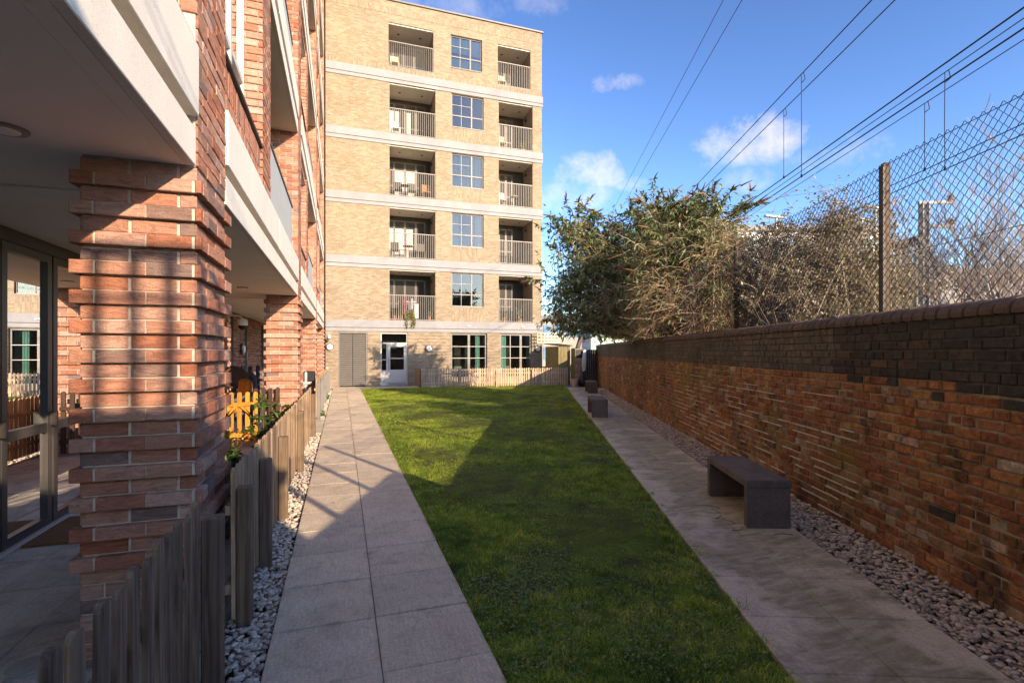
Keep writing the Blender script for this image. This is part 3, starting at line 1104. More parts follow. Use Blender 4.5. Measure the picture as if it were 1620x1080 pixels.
# ------------------------------------------------------------------ brick helpers
_brick_cache = {}


def brick_verts(L, h, d, c, jit):
    j = lambda: random.uniform(-jit, jit)
    back = [(0, 0, 0), (L, 0, 0), (L, 0, h), (0, 0, h)]
    mid = [(0 + j() * .5, d - c, 0 + j() * .5), (L + j() * .5, d - c, j() * .5), (L + j() * .5, d - c, h + j() * .5), (j() * .5, d - c, h + j() * .5)]
    fr = [(c + abs(j()), d + j(), c + abs(j()) * .6), (L - c - abs(j()), d + j(), c + abs(j()) * .6), (L - c - abs(j()), d + j(), h - c - abs(j()) * .6), (c + abs(j()), d + j(), h - c - abs(j()) * .6)]
    return back + mid + fr


BRICK_F = [(0, 1, 5, 4), (1, 2, 6, 5), (2, 3, 7, 6), (3, 0, 4, 7), (4, 5, 9, 8), (5, 6, 10, 9), (6, 7, 11, 10), (7, 4, 8, 11), (8, 9, 10, 11)]
BRICK_FR = [tuple(reversed(q)) for q in BRICK_F]


def brick_into(mb, O, U, Nn, L, h, d, c=0.004, jit=0.002):
    """one brick appended to a joined mesh: O lower corner on the wall plane, U along, Nn outward"""
    vs = [Vector(O) + U * a + Nn * b + Vector((0, 0, z)) for (a, b, z) in brick_verts(L, h, d, c, jit)]
    mb.add(vs, BRICK_F if U.cross(Nn).z < 0 else BRICK_FR)


def brick_obj(parent, mat, O, U, Nn, L, h, d, c=0.004, jit=0.002, name='brick'):
    flip = U.cross(Nn).z > 0
    key = (round(L, 3), round(h, 3), round(d, 3), flip, mat.name, random.randrange(3))
    if key not in _brick_cache:
        mb = MB()
        s = -1 if flip else 1                       # keep the frame right handed: local y outward
        vs = [(a, -b if not flip else b, z) for (a, b, z) in brick_verts(L, h, d, c, jit)]
        mb.add(vs, BRICK_F if not flip else BRICK_FR)
        _brick_cache[key] = mb.mesh(name, mat)
    o = bpy.data.objects.new(name, _brick_cache[key])
    ang = math.atan2(U.y, U.x)
    o.location = O
    o.rotation_euler = (0, 0, ang)
    link(o, parent)
    return o


def courses(length, course, kind, joint=0.010, S=0.225):
    """(start, brick length) along one course"""
    out = []
    if kind == 'stretcher':
        x = -(S / 2) * (course % 2)
        seq = [S]
    elif kind == 'flemish':
        x = -(S * 0.75) * (course % 2)
        seq = [S, S / 2]
    else:
        x = -(S * 0.75) * (course % 2) - random.uniform(0, .03)
        seq = None
    i = 0
    while x < length - 0.02:
        if seq:
            step = seq[i % len(seq)]
        else:
            step = S * 1.0 if (i % 2 == 0) != (random.random() < .3) else S * 0.51
            step *= random.uniform(0.93, 1.05)
        a, b = max(0, x), min(length, x + step - joint)
        if length - b < 0.035:
            b = length
        if b - a > 0.03:
            out.append((a, b - a))
        x += step
        i += 1
    return out

# ------------------------------------------------------------------ the red brick flats on the left
UX, UY = Vector((1, 0, 0)), Vector((0, 1, 0))
FL, STOREY, FH = 2.67, 2.97, 0.65            # first slab underside, storey height, fascia height
PIER_Y = [3.19, 9.99, 16.79, 23.59]
PIER_D = 0.75
CH = 0.0763                                   # course height


def glazed(parent, name, origin, u, nrm, w, h, frame_mat, glass_mat, splits_u, splits_z, fw=0.05, depth=0.06, glass_back=0.03, extra=None):
    """a framed window: origin lower corner on the frame's face, u along, nrm outward; splits are inner bar positions (value, width)"""
    win = MB()
    win.obox(origin, u, nrm, None, 0, w, -depth, 0, 0, fw)
    win.obox(origin, u, nrm, None, 0, w, -depth, 0, h - fw, h)
    win.obox(origin, u, nrm, None, 0, fw, -depth, 0, fw, h - fw)
    win.obox(origin, u, nrm, None, w - fw, w, -depth, 0, fw, h - fw)
    for (s, sw) in splits_u:
        win.obox(origin, u, nrm, None, s - sw / 2, s + sw / 2, -depth + .002, -.002, fw, h - fw)
    for (s, sw, a, b) in splits_z:
        win.obox(origin, u, nrm, None, a + .001, b - .001, -depth + .004, -.004, s - sw / 2, s + sw / 2)
    f = win.build(name, frame_mat, parent)
    us = [fw] + sorted(s for s, _ in splits_u) + [w - fw]
    for a, b in zip(us[:-1], us[1:]):
        g = MB()
        g.obox(origin, u, nrm, None, a, b, -glass_back - .004, -glass_back, fw, h - fw)
        g.build('pane', glass_mat, f)
    return f


def make_flats():
    root = empty('apartment_block', (-1.1, 3.2, 0))
    tag(root, 'red brick apartment block with rusticated pillars and cream balcony slabs', 'apartment block')
    bw = MB()                                 # joined brickwork beyond the nearest pillar
    mortar = MB()
    d_rec, d_pro = 0.008, 0.042

    def rust(mb_or_parent, x0, x1, y0, y1, z0, z1, objs, faces=('f', 'r', 'l', 'b'), plain_courses=0, rustic=True):
        """bricks on the faces of a pillar core box"""
        n = int(round((z1 - z0) / CH))
        ch = (z1 - z0) / n
        fill = MB()
        for i in range(n):
            z = z0 + i * ch + 0.004
            h = ch - 0.008
            pro = rustic and i >= plain_courses and (i - plain_courses) % 2 == 0
            d = d_pro if pro else (d_rec if rustic else 0.010)
            if pro:                              # flush mortar in the upright joints of the proud courses
                fill.box(x0 - d + .007, x1 + d - .007, y0 - d + .007, y1 + d - .007, z + .003, z + h - .003)
            specs = []
            if 'f' in faces:
                specs.append((Vector((x0 - d, y0, z)), UX, -UY, x1 - x0 + 2 * d, True))
            if 'r' in faces:
                specs.append((Vector((x1, y0, z)), UY, UX, y1 - y0, True))
            if 'l' in faces:
                specs.append((Vector((x0, y0, z)), UY, -UX, y1 - y0, False))
            if 'b' in faces:
                specs.append((Vector((x0 - d, y1, z)), UX, UY, x1 - x0 + 2 * d, False))
            for (O, U, Nn, ln, main) in specs:
                for (a, l) in courses(ln, i, 'stretcher'):
                    dd = d + random.uniform(-.0015, .002)
                    if objs and main:
                        brick_obj(mb_or_parent, M['red_brick'], O + U * a, U, Nn, round(l, 2), h, round(dd, 3), 0.003, 0.002)
                    else:
                        brick_into(bw, O + U * a, U, Nn, l, h, dd, 0.003, 0.002)
        if fill.v:
            fill.build('joint_mortar', M['mortar_pale'], mb_or_parent)

    # ground floor pillars
    for k, y in enumerate(PIER_Y):
        core = MB().box(-1.282, -0.772, y + .02, y + PIER_D - .02, -0.05, FL)
        p = core.build('pillar', M['mortar_pale'], root)
        rust(p, -1.282, -0.772, y + .02, y + PIER_D - .02, -0.03, FL - 0.004, k == 0, plain_courses=7)
    # piers above
    TOP = 20.6
    for k, y in enumerate(PIER_Y):
        core = MB().box(-1.282, -0.769, y + .021, y + PIER_D - .021, FL + .002, TOP)
        p = core.build('pier', M['mortar_pale'], root)
        if k == 0:
            rust(p, -1.282, -0.768, y + .021, y + PIER_D - .021, FL + 0.004, FL + 0.004 + 11 * CH, True, faces=('r',), rustic=False)
            rust(p, -1.282, -0.768, y + .021, y + PIER_D - .021, FL + 0.004 + 11 * CH, 9.0, False, faces=('r', 'f', 'b'), rustic=False)
        else:
            rust(p, -1.282, -0.768, y + .021, y + PIER_D - .021, FL + 0.004, TOP - .4, False, faces=('r', 'f'), rustic=False)

    # storeys
    bays = [(-4.0, PIER_Y[0], False)] + [(PIER_Y[i] + PIER_D, PIER_Y[i + 1], True) for i in range(3)]
    for bi, (ya, yb, full) in enumerate(bays):
        for k in range(6):
            zb = FL + STOREY * k
            z0, z1 = zb + FH, zb + STOREY
            if not full and k > 2:
                break
            # slab and fascia
            s = MB().box(-2.70, -0.89, ya + .002, yb - .002, zb, zb + 0.25).box(-0.889, -0.81, ya + .002, yb - .002, zb, zb + 0.19)
            if full:
                s.box(-2.70, -1.29, ya - PIER_D - .002, ya - .001, zb + .012, zb + 0.25)
            s.build('floor_slab', M['soffit_paint'], root)
            f = MB().bev(-0.809, -0.760, ya + .004, yb - .004, zb - .003, zb + 0.20, .004)
            fo = f.build('fascia', M['cast_stone'], root)
            MB().box(-0.888, -0.88, ya + .005, yb - .005, zb + 0.192, zb + 0.28).build('shadow_gap', M['dark_metal'], fo)
            up = MB()
            n = max(1, int(round((yb - ya) / 3.2)))
            for q in range(n):                # precast lengths with open joints
                a, b = ya + (yb - ya) * q / n, ya + (yb - ya) * (q + 1) / n
                u1 = MB().bev(-0.879, -0.745, a + .004, b - .004, zb + 0.27, zb + FH, .004)
                u1.build('coping_panel', M['cast_stone'], fo)
            if not full:
                MB().box(-0.80, -0.765, ya, yb - .02, z0 + 0.004, z0 + 0.045).box(-0.80, -0.77, ya, yb - .02, z0 + .50, z0 + .54).build('handrail', M['dark_metal'], root)
                continue
            w0, w1, q1 = ya, ya + 1.86, ya + 2.46        # window column, flush pier, balcony
            if k >= 5:
                continue
            # soldier panel below the window
            wz = z0 + 0.46
            MB().box(-0.98, -0.822, w0 + .002, w1 - .002, z0, wz - .03).build('panel_backing', M['mortar_pale'], root)
            pan = MB()
            nb = int((w1 - w0) / CH)
            for i in range(nb):
                yy = w0 + (w1 - w0) * i / nb + .004
                for zz_, hh in ((z0 + .006, 0.205), (z0 + 0.218, 0.205)):
                    brick_into(pan, Vector((-0.822, yy, zz_)), UY, UX, (w1 - w0) / nb - .009, hh, 0.02 + random.uniform(-.002, .002), .004, .002)
            bw.add(pan.v, pan.f)
            MB().box(-0.97, -0.775, w0 + .003, w1 - .003, wz - .028, wz).build('sill', M['dark_metal'], root)
            # lintel band over the window
            MB().box(-0.98, -0.822, w0 + .002, w1 - .002, z1 - .16, z1 - .004).build('lintel', M['mortar_pale'], root)
            for (a, l) in courses(w1 - w0, 0, 'stretcher'):
                for r_ in (0, 1):
                    brick_into(bw, Vector((-0.822, w0 + a, z1 - .158 + r_ * .077)), UY, UX, l, .068, .02)
            hw = z1 - .16 - wz
            win = glazed(root, 'window', Vector((-0.95, w0 + .004, wz + .002)), UY, UX, w1 - w0 - .008, hw - .004, M['frame_pale'], M['glass'],
                         [(0.62, .07), (1.22, .07)], [(0.62, .06, 0.05, w1 - w0 - .06)])
            MB().box(-1.9, -1.06, w0 + .01, w1 - .01, wz, z1 - .02).build('room', M['room_dark'], win) if k < 3 else None
            # flush pier
            MB().box(-1.395, -0.788, w1, q1, z0, z1 - .002).build('pier', M['mortar_pale'], root)
            n = int(round((z1 - z0) / CH)); ch = (z1 - z0) / n
            for i in range(n):
                z = z0 + i * ch + .005
                for (a, l) in courses(q1 - w1, i, 'stretcher'):
                    brick_into(bw, Vector((-0.80, w1 + a, z)), UY, UX, l, ch - .01, .022 + random.uniform(-.002, .002))
                for (a, l) in courses(0.6, i, 'stretcher'):
                    brick_into(bw, Vector((-1.378, w1, z)), UX, -UY, l if a == 0 else l, ch - .01, .02) if a == 0 else brick_into(bw, Vector((-1.378 + a, w1, z)), UX, -UY, l, ch - .01, .02)
            # balcony: metal front, back wall glazing
            bp = MB()
            npan = 5
            for i in range(npan):
                a, b = q1 + (yb - q1) * i / npan, q1 + (yb - q1) * (i + 1) / npan
                bp = MB().box(-0.875, -0.86, a + .003, b - .003, z0 + .01, z0 + 0.93)
                bp.build('balcony_panel', M['panel_metal'], root)
            MB().box(-0.89, -0.845, q1 + .002, yb - .002, z0 + 0.932, z0 + 0.97).build('handrail', M['dark_metal'], root)
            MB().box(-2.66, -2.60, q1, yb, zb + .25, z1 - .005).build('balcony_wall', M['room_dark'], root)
            MB().box(-2.6, -1.395, q1 - .10, q1, zb + .25, z1 - .005).build('balcony_wall', M['render'], root)
    # trailing plant on an upper balcony
    # block behind
    body = MB().box(-14, -2.72, -4, 24.7, -0.1, TOP)
    body.build('wall', M['render'], root)
    MB().box(-14.2, -0.70, PIER_Y[1] - 6.0, 24.72, TOP + .01, TOP + .35).build('parapet', M['cast_stone'], root)
    # ground floor back wall, rusticated, with dark window strips
    strips = [(6.85, 13.9), (14.75, 16.05), (16.75, 19.2), (20.0, 24.6)]
    for (a, b) in strips:
        MB().box(-2.715, -2.655, a, b, -.05, FL - .002).build('wall', M['mortar_pale'], root)
        n = 33; ch = FL / n
        for i in range(n):
            d = .05 if i % 2 else .02
            for (s, l) in courses(b - a, i, 'stretcher'):
                brick_into(bw, Vector((-2.67, a + s, i * ch + .005)), UY, UX, l, ch - .01, d, .006, .002)
    for (a, b) in ((13.9, 14.75), (16.05, 16.75), (19.2, 20.0)):
        glazed(root, 'window', Vector((-2.66, a + .01, .05)), UY, UX, b - a - .02, FL - .07, M['frame_bronze'], M['door_glass'], [], [(1.0, .06, .05, b - a - .07)])
        MB().box(-2.715, -2.70, a, b, 0, FL - .01).build('room', M['room_dark'], root)
    o = bw.build('brickwork', M['red_brickwork'], root)
    o['kind'] = 'stuff'

    # glazed patio doors beside the near pillar
    X = -2.645
    MB().box(-2.715, -2.69, -4, 4.3, -.05, FL - .002).build('wall', M['render'], root)
    MB().box(-2.69, -2.60, 4.3, 6.85, 2.56, FL - .004).build('door_head', M['frame_bronze'], root)
    for (a, b) in ((4.42, 5.17), (5.185, 5.935), (5.96, 6.71)):
        dd = glazed(root, 'glass_door', Vector((X + .04, a, 0.035)), UY, UX, b - a, 2.52, M['frame_dark'], M['door_glass'], [], [(0.91, .085, .07, b - a - .07)], fw=.075, depth=.055)
        MB().obox(Vector((X + .045, b - .04, 0.96)), UY, UX, None, -.012, .012, 0, .055, 0, .13).build('handle', M['dark_metal'], dd)
    MB().box(-2.69, -2.61, 4.30, 4.41, 0, 2.555).box(-2.69, -2.61, 6.72, 6.85, 0, 2.555).build('door_frame', M['frame_dark'], root)
    MB().bev(-2.68, -2.56, 4.3, 6.85, 0.003, 0.03, .004).build('threshold', M['frame_pale'], root)
    # what is behind the doors: floor, pale curtain, dark room
    MB().box(-2.716, -2.705, 4.3, 6.85, 0, 2.6).build('room', M['room_dark'], root)
    cur = MB()
    n = 40
    for i in range(n):
        y0_, y1_ = 6.02 + .62 * i / n, 6.02 + .62 * (i + 1) / n
        x0_, x1_ = -2.685 + .012 * math.sin(i * 1.3), -2.685 + .012 * math.sin((i + 1) * 1.3)
        cur.add([(x0_, y0_, .08), (x1_, y1_, .08), (x1_, y1_, .86), (x0_, y0_, .86)], [(0, 1, 2, 3)])
    cur.build('curtain', M['curtain'], root)
    # recessed downlights in the soffit
    for (x, y) in ((-1.46, 2.93), (-1.46, -0.4), (-1.5, 7.0), (-1.5, 9.0), (-1.5, 13.4)):
        dl = MB().lathe((x, y, FL - .012), [(.075, .0), (.085, .004), (.085, .0115)], 24).build('downlight', M['rail_metal'], root)
        MB().lathe((x, y, FL - .0165), [(.05, .0), (.055, .004)], 20).build('lamp', M['opal_glass'], dl)
    # round bulkhead lamp, dome camera with its conduit, on the back wall
    b = MB().disc((-2.62, 15.5, 1.72), (1, 0, 0), .15, .05).build('wall_lamp', M['dark_metal'], root)
    MB().disc((-2.57, 15.5, 1.72), (1, 0, 0), .125, .05, r2=.09).build('diffuser', M['opal_glass'], b)
    cm = MB().tube([(-2.62, 13.3, 2.42), (-2.45, 13.3, 2.50), (-2.27, 13.3, 2.48), (-2.22, 13.3, 2.42)], .022, n=8).lathe((-2.22, 13.3, 2.26), [(.10, 0), (.115, .02), (.115, .13), (.06, .16)], 20).build('camera_mount', M['white_plastic'], root)
    MB().lathe((-2.22, 13.3, 2.16), [(.02, 0), (.065, .03), (.088, .07), (.09, .10)], 20).build('camera_dome', M['black_plastic'], cm)
    MB().tube([(-2.21, 13.32, 2.16), (-2.21, 13.32, .02)], .012, n=6).build('conduit', M['rail_metal'], root)
    # small downpipe boxes
    MB().bev(-.735, -.70, 3.60, 3.66, 0.02, 0.05, .004)
    return root


flats = make_flats()


# ------------------------------------------------------------------ the yellow brick block at the end
FY = 24.8


def holes_wall(mb, x0, x1, z0, z1, holes, y):
    xs = sorted({x0, x1, *[h[0] for h in holes], *[h[1] for h in holes]})
    zs = sorted({z0, z1, *[h[2] for h in holes], *[h[3] for h in holes]})
    for xa, xb in zip(xs[:-1], xs[1:]):
        for za, zb in zip(zs[:-1], zs[1:]):
            cx, cz = (xa + xb) / 2, (za + zb) / 2
            if any(h[0] < cx < h[1] and h[2] < cz < h[3] for h in holes):
                continue
            mb.add([(xa, y, za), (xb, y, za), (xb, y, zb), (xa, y, zb)], [(0, 1, 2, 3)])
    return mb


def reveal(mb, h, y, depth, top=True, bottom=True):
    x0, x1, z0, z1 = h
    mb.add([(x0, y, z0), (x0, y + depth, z0), (x0, y + depth, z1), (x0, y, z1)], [(3, 2, 1, 0)])
    mb.add([(x1, y, z0), (x1, y + depth, z0), (x1, y + depth, z1), (x1, y, z1)], [(0, 1, 2, 3)])
    if top:
        mb.add([(x0, y, z1), (x0, y + depth, z1), (x1, y + depth, z1), (x1, y, z1)], [(3, 2, 1, 0)])
    if bottom:
        mb.add([(x0, y, z0), (x0, y + depth, z0), (x1, y + depth, z0), (x1, y, z0)], [(0, 1, 2, 3)])


def make_end_block():
    root = empty('apartment_block', (4.6, FY, 0))
    tag(root, 'yellow brick apartment block with pale concrete bands and recessed balconies', 'apartment block')
    X0, X1, TOP = -0.72, 10.0, 18.42
    BZ = [2.60, 5.60, 8.58, 11.56, 14.52]
    BH = 0.54
    A, Wn, B = (2.16, 4.36), (5.17, 6.82), (7.62, 9.48)
    wall = MB()
    # upper storeys
    storeys = []
    for k in range(5):
        z0 = BZ[k] + BH
        z1 = BZ[k + 1] if k < 4 else TOP
        if k < 4:
            hb = [(A[0], A[1], z0 + .02, z1), (B[0], B[1], z0 + .02, z1)]
            hw = (Wn[0], Wn[1], z0 + 0.76, z1 - .02)
        else:
            hb = [(A[0] - .05, A[1] - .1, z0 + .26, 17.40), (B[0] - .05, B[1] - .12, z0 + .26, 17.40)]
            hw = (Wn[0] - .05, Wn[1] - .08, 15.80, 17.42)
        storeys.append((z0, z1, hb, hw))
        holes_wall(wall, X0, X1, z0, z1, hb + [hw], FY)
        reveal(wall, hw, FY, 0.16)
        for h in hb:
            reveal(wall, h, FY, 1.5, top=False, bottom=False)
    # right return and back
    wall.add([(X1, FY, 0), (X1, FY + 12, 0), (X1, FY + 12, TOP), (X1, FY, TOP)], [(0, 1, 2, 3)])
    wall.add([(X0 - 12, FY + 12, 0), (X1, FY + 12, 0), (X1, FY + 12, TOP), (X0 - 12, FY + 12, TOP)], [(3, 2, 1, 0)])
    wall.add([(X0 - 12, FY, TOP - .05), (X1, FY, TOP - .05), (X1, FY + 12, TOP - .05), (X0 - 12, FY + 12, TOP - .05)], [(0, 1, 2, 3)])
    # ground storey
    LV, DR, W1, W2 = (-0.17, 1.13, 0.0, 2.56), (1.74, 3.02, 0.02, 2.56), (5.13, 7.0, 0.30, 2.57), (7.70, 9.43, 0.30, 2.57)
    g = [LV, DR, W1, W2]
    holes_wall(wall, X0, X1, -.1, BZ[0], g, FY)
    for h in g:
        reveal(wall, h, FY, 0.2)
    wall.build('wall', M['yellow_brick'], root)
    # proud courses of the rusticated ground storey
    n = 16
    for (xa, xb) in ((X0, LV[0]), (LV[1], DR[0]), (DR[1], W1[0]), (W1[1], W2[0]), (W2[1], X1)):
        pc = MB()
        for i in range(n):
            z = 0.06 + i * 0.158
            pc.box(xa + .003, xb - .003, FY - .028, FY - .001, z, z + .082)
        pc.build('proud_courses', M['yellow_brick'], root)['kind'] = 'stuff'
    # soldier courses
    sc = MB()
    sc.box(X0, X1 + .012, FY - .012, FY - .001, TOP - 0.62, TOP - 0.30)
    sc.box(X0, X1 + .012, FY - .012, FY - .001, storeys[4][0] + .015, storeys[4][0] + .235)
    sc.build('soldier_course', M['yellow_soldier'], root)
    for k, (z0, z1, hb, hw) in enumerate(storeys):
        if k < 4:
            MB().box(hw[0] + .03, hw[1] - .01, FY - .008, FY - .001, z0 + .01, hw[2] - .05).build('soldier_course', M['yellow_soldier'], root)
    # bands: two tiers with a groove
    for zb in BZ:
        bo = MB().bev(X0, X1 + .05, FY - .045, FY - .001, zb + .185, zb + BH, .006).build('band', M['pale_concrete'], root)
        MB().bev(X0, X1 + .045, FY - .038, FY - .001, zb, zb + .165, .006).build('lower_band', M['pale_concrete'], bo)
        MB().box(X0, X1 + .02, FY - .012, FY - .001, zb + .164, zb + .186).build('groove', M['dark_metal'], bo)
        # returns on the side wall
        MB().box(X1 + .001, X1 + .049, FY + .001, FY + 11, zb + .18, zb + BH).build('band_return', M['pale_concrete'], bo)
    MB().box(X0 - 12, X1 + .06, FY - .07, FY + 12, TOP + .003, TOP + .075).build('coping', M['frame_grey'], root)
    MB().bev(5.93, 6.13, FY - .10, FY - .046, BZ[0] + .30, BZ[0] + .345, .004).build('strip_lamp', M['white_plastic'], root)
    MB().bev(8.83, 9.0, FY - .10, FY - .046, BZ[0] + .30, BZ[0] + .35, .004).build('strip_lamp', M['white_plastic'], root)

    curt = {0: [], 1: [(0.0, .22), (.80, 1.0)], 2: [(0, 1)], 3: [], 4: []}
    for k, (z0, z1, hb, hw) in enumerate(storeys):
        x0, x1, za, zz = hw
        w, h = x1 - x0, zz - za
        f = glazed(root, 'window', Vector((x0 + .004, FY + .09, za + .004)), UX, -UY, w - .008, h - .008, M['frame_grey'], M['sky_glass'],
                   [(w * .63, .065)], [(h * .36, .05, .05, w * .63 - .03), (h * .36, .05, w * .63 + .03, w - .05)], fw=.048)
        gb = MB()
        gb.obox(Vector((x0, FY + .105, za)), UX, -UY, None, w * .31 - .006, w * .31 + .006, 0, .012, .06, h - .06)
        gb.obox(Vector((x0, FY + .105, za)), UX, -UY, None, .06, w * .6, .001, .011, h * .68 - .006, h * .68 + .006)
        gb.build('glazing_bar', M['frame_pale'], f)
        MB().box(x0 - .0, x1 + .0, FY - .03, FY + .10, za - .045, za - .002).build('sill', M['frame_grey'], f)
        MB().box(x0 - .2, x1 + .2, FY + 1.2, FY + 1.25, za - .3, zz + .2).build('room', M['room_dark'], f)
        if k == 4:       # blind half down
            MB().box(x0 + .07, x1 - .07, FY + .17, FY + .18, za + h * .5, zz - .03).box(x0 + .07, x1 - .07, FY + .17, FY + .18, za + .06, za + h * .33).build('blind', M['curtain'], f)
        for (a, b) in curt[k]:
            c = MB()
            n = int(36 * (b - a)) + 6
            for i in range(n):
                xa, xb = x0 + .06 + (w - .12) * (a + (b - a) * i / n), x0 + .06 + (w - .12) * (a + (b - a) * (i + 1) / n)
                ya, yb = FY + .22 + .03 * math.sin(i * 1.1), FY + .22 + .03 * math.sin((i + 1) * 1.1)
                c.add([(xa, ya, za + .03), (xb, yb, za + .03), (xb, yb, zz - .03), (xa, ya, zz - .03)], [(0, 1, 2, 3)])
            c.build('curtain', M['curtain'], f)
        for bi, (x0, x1, za, zz) in enumerate(hb):
            bal = MB()
            bal.box(x0 + .002, x1 - .002, FY + .05, FY + 1.49, zz - .05, zz + .0).build('balcony_soffit', M['soffit_paint'], root)
            MB().box(x0, x1, FY - .01, FY + 1.5, za - .08, za - .004).build('balcony_floor', M['frame_grey'], root)
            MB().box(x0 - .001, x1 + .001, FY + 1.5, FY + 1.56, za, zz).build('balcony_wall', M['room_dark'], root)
            rl = MB()
            rl.box(x0 + .01, x1 - .01, FY + .02, FY + .07, za + 1.19, za + 1.225)
            rl.box(x0 + .01, x1 - .01, FY + .025, FY + .065, za + .03, za + .055)
            nb = int((x1 - x0) / .097)
            for i in range(nb + 1):
                xb = x0 + .03 + (x1 - x0 - .06) * i / nb
                rl.box(xb - .008, xb + .008, FY + .028, FY + .062, za + .056, za + 1.189)
            rl.build('balustrade', M['rail_metal'], root)
            # folding doors at the back
            dw = (x1 - x0) * (.87 if bi == 0 else .66)
            wd = glazed(root, 'balcony_doors', Vector((x0 + .03, FY + 1.49, za + .02)), UX, -UY, dw, min(2.15, zz - za - .2), M['frame_bronze'], M['sky_glass'],
                        [(dw * q, .10) for q in ((.17, .45, .74) if bi == 0 else (.36, .68))], [(.92, .06, .06, dw - .06)], fw=.07, depth=.05, glass_back=.02)
            for q in range(2):
                MB().lathe((x0 + (x1 - x0) * (.25 + .5 * q), FY + .75, zz - .062), [(.05, 0), (.06, .011)], 14).build('downlight', M['dark_metal'], root)
            if bi == 0 and k in (1, 3, 2):
                c = MB()
                for (ca, cb) in (((.03, .15), (.20, .42), (.49, .66)) if k == 1 else ((.03, .15), (.2, .3), (.5, .6)) if k == 3 else ((.2, .42), (.48, .70))):
                    for i in range(12):
                        xa, xb = x0 + .03 + dw * (ca + (cb - ca) * i / 12), x0 + .03 + dw * (ca + (cb - ca) * (i + 1) / 12)
                        ya, yb = FY + 1.47 + .004 * math.sin(i * 2), FY + 1.47 + .004 * math.sin((i + 1) * 2)
                        c.add([(xa, ya + .024, za + .1), (xb, yb + .024, za + .1), (xb, yb + .024, za + 1.75), (xa, ya + .024, za + 1.75)], [(0, 1, 2, 3)])
                c.build('curtain', M['curtain'], wd)
            # small lamp on the side wall
            lp = MB().bev(x1 - .08, x1 - .004, FY + .9, FY + .98, zz - .45, zz - .30, .01).build('wall_lamp', M['dark_metal'], root)
    # ground storey joinery
    x0, x1, za, zz = LV
    lf = MB().box(x0 + .003, x0 + .06, FY + .02, FY + .12, za, zz - .005).box(x1 - .06, x1 - .003, FY + .02, FY + .12, za, zz - .005).box(x0 + .06, x1 - .06, FY + .02, FY + .12, zz - .06, zz - .005)
    lo = lf.build('louvre_door', M['frame_grey'], root)
    xm = (x0 + x1) / 2
    for (a, b) in ((x0 + .065, xm - .012), (xm + .012, x1 - .065)):
        s = MB()
        nn = 27
        for i in range(nn):
            z = za + .06 + i * (zz - .14 - za) / nn
            s.add([(a, FY + .03, z), (b, FY + .03, z), (b, FY + .085, z + .072), (a, FY + .085, z + .072), (a, FY + .038, z - .004), (b, FY + .038, z - .004), (b, FY + .093, z + .066), (a, FY + .093, z + .066)],
                  [(0, 1, 2, 3), (7, 6, 5, 4), (0, 4, 5, 1), (3, 2, 6, 7)])
        s.build('louvre_slats', M['louvre_metal'], lo)
    MB().box(x0 + .003, x1 - .003, FY + .15, FY + .2, za, zz).build('backing', M['dark_metal'], lo)
    x0, x1, za, zz = DR
    df = MB()
    for (a, b, c, d) in ((x0 + .003, x0 + .055, za, zz - .005), (x1 - .055, x1 - .003, za, zz - .005), (x0 + .055, x1 - .055, zz - .06, zz - .005), (x0 + .055, x1 - .055, 2.02, 2.08), (x0 + .27, x0 + .33, za, 2.02), (x0 + .055, x0 + .27, .70, .76), (x0 + .055, x0 + .27, 1.24, 1.28)):
        df.box(a, b, FY + .04, FY + .12, c, d)
    do = df.build('entrance_door', M['door_paint'], root)
    MB().box(x0 + .055, x0 + .27, FY + .06, FY + .10, za, .70).build('side_panel', M['door_paint'], do)
    leaf = MB()
    la, lb = x0 + .335, x1 - .06
    for (a, b, c, d) in ((la, la + .12, za + .01, 2.015), (lb - .12, lb, za + .01, 2.015), (la + .12, lb - .12, 1.88, 2.015), (la + .12, lb - .12, za + .01, .78), (la + .12, lb - .12, 1.30, 1.35)):
        leaf.box(a, b, FY + .05, FY + .10, c, d)
    le = leaf.build('door_leaf', M['door_paint'], do)
    MB().box(la + .12, lb - .12, FY + .07, FY + .08, .78, 1.30).build('pane', M['glass'], do)
    MB().box(la + .12, lb - .12, FY + .07, FY + .08, 1.35, 1.88).build('pane', M['glass'], do)
    MB().box(x0 + .055, x0 + .27, FY + .07, FY + .08, .76, 2.02).build('pane', M['glass'], do)
    MB().box(x0 + .055, x1 - .055, FY + .07, FY + .08, 2.08, zz - .06).build('pane', M['glass'], do)
    MB().tube([(la + .06, FY + .03, .75), (la + .06, FY + .03, 1.35)], .015, n=8).build('pull_handle', M['galvanised'], do)
    MB().box(la + .02, lb - .02, FY + .045, FY + .049, za + .03, .16).build('kick_plate', M['galvanised'], do)
    MB().box(x0, x1, FY + .9, FY + .95, za, zz).build('room', M['room_dark'], do)
    for (h, cur_) in ((W1, (.70, .82)), (W2, (0.03, .22))):
        x0, x1, za, zz = h
        w, hh = x1 - x0, zz - za
        f = glazed(root, 'window', Vector((x0 + .004, FY + .08, za + .004)), UX, -UY, w - .008, hh - .008, M['frame_grey'], M['glass'],
                   [(w * (.5 if h is W1 else .66), .12)], [(.42, .07, .06, w - .06)], fw=.08)
        gb = MB()
        for q in (.42 + (hh - .5) * .34, .42 + (hh - .5) * .67):
            gb.obox(Vector((x0, FY + .09, za)), UX, -UY, None, .08, w - .08, 0, .012, q - .012, q + .012)
        if h is W2:
            gb.obox(Vector((x0, FY + .09, za)), UX, -UY, None, w * .33 - .012, w * .33 + .012, .001, .011, .45, hh - .08)
        gb.build('glazing_bar', M['frame_pale'], f)
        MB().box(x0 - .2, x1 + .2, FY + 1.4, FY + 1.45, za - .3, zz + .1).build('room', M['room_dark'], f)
        c = MB()
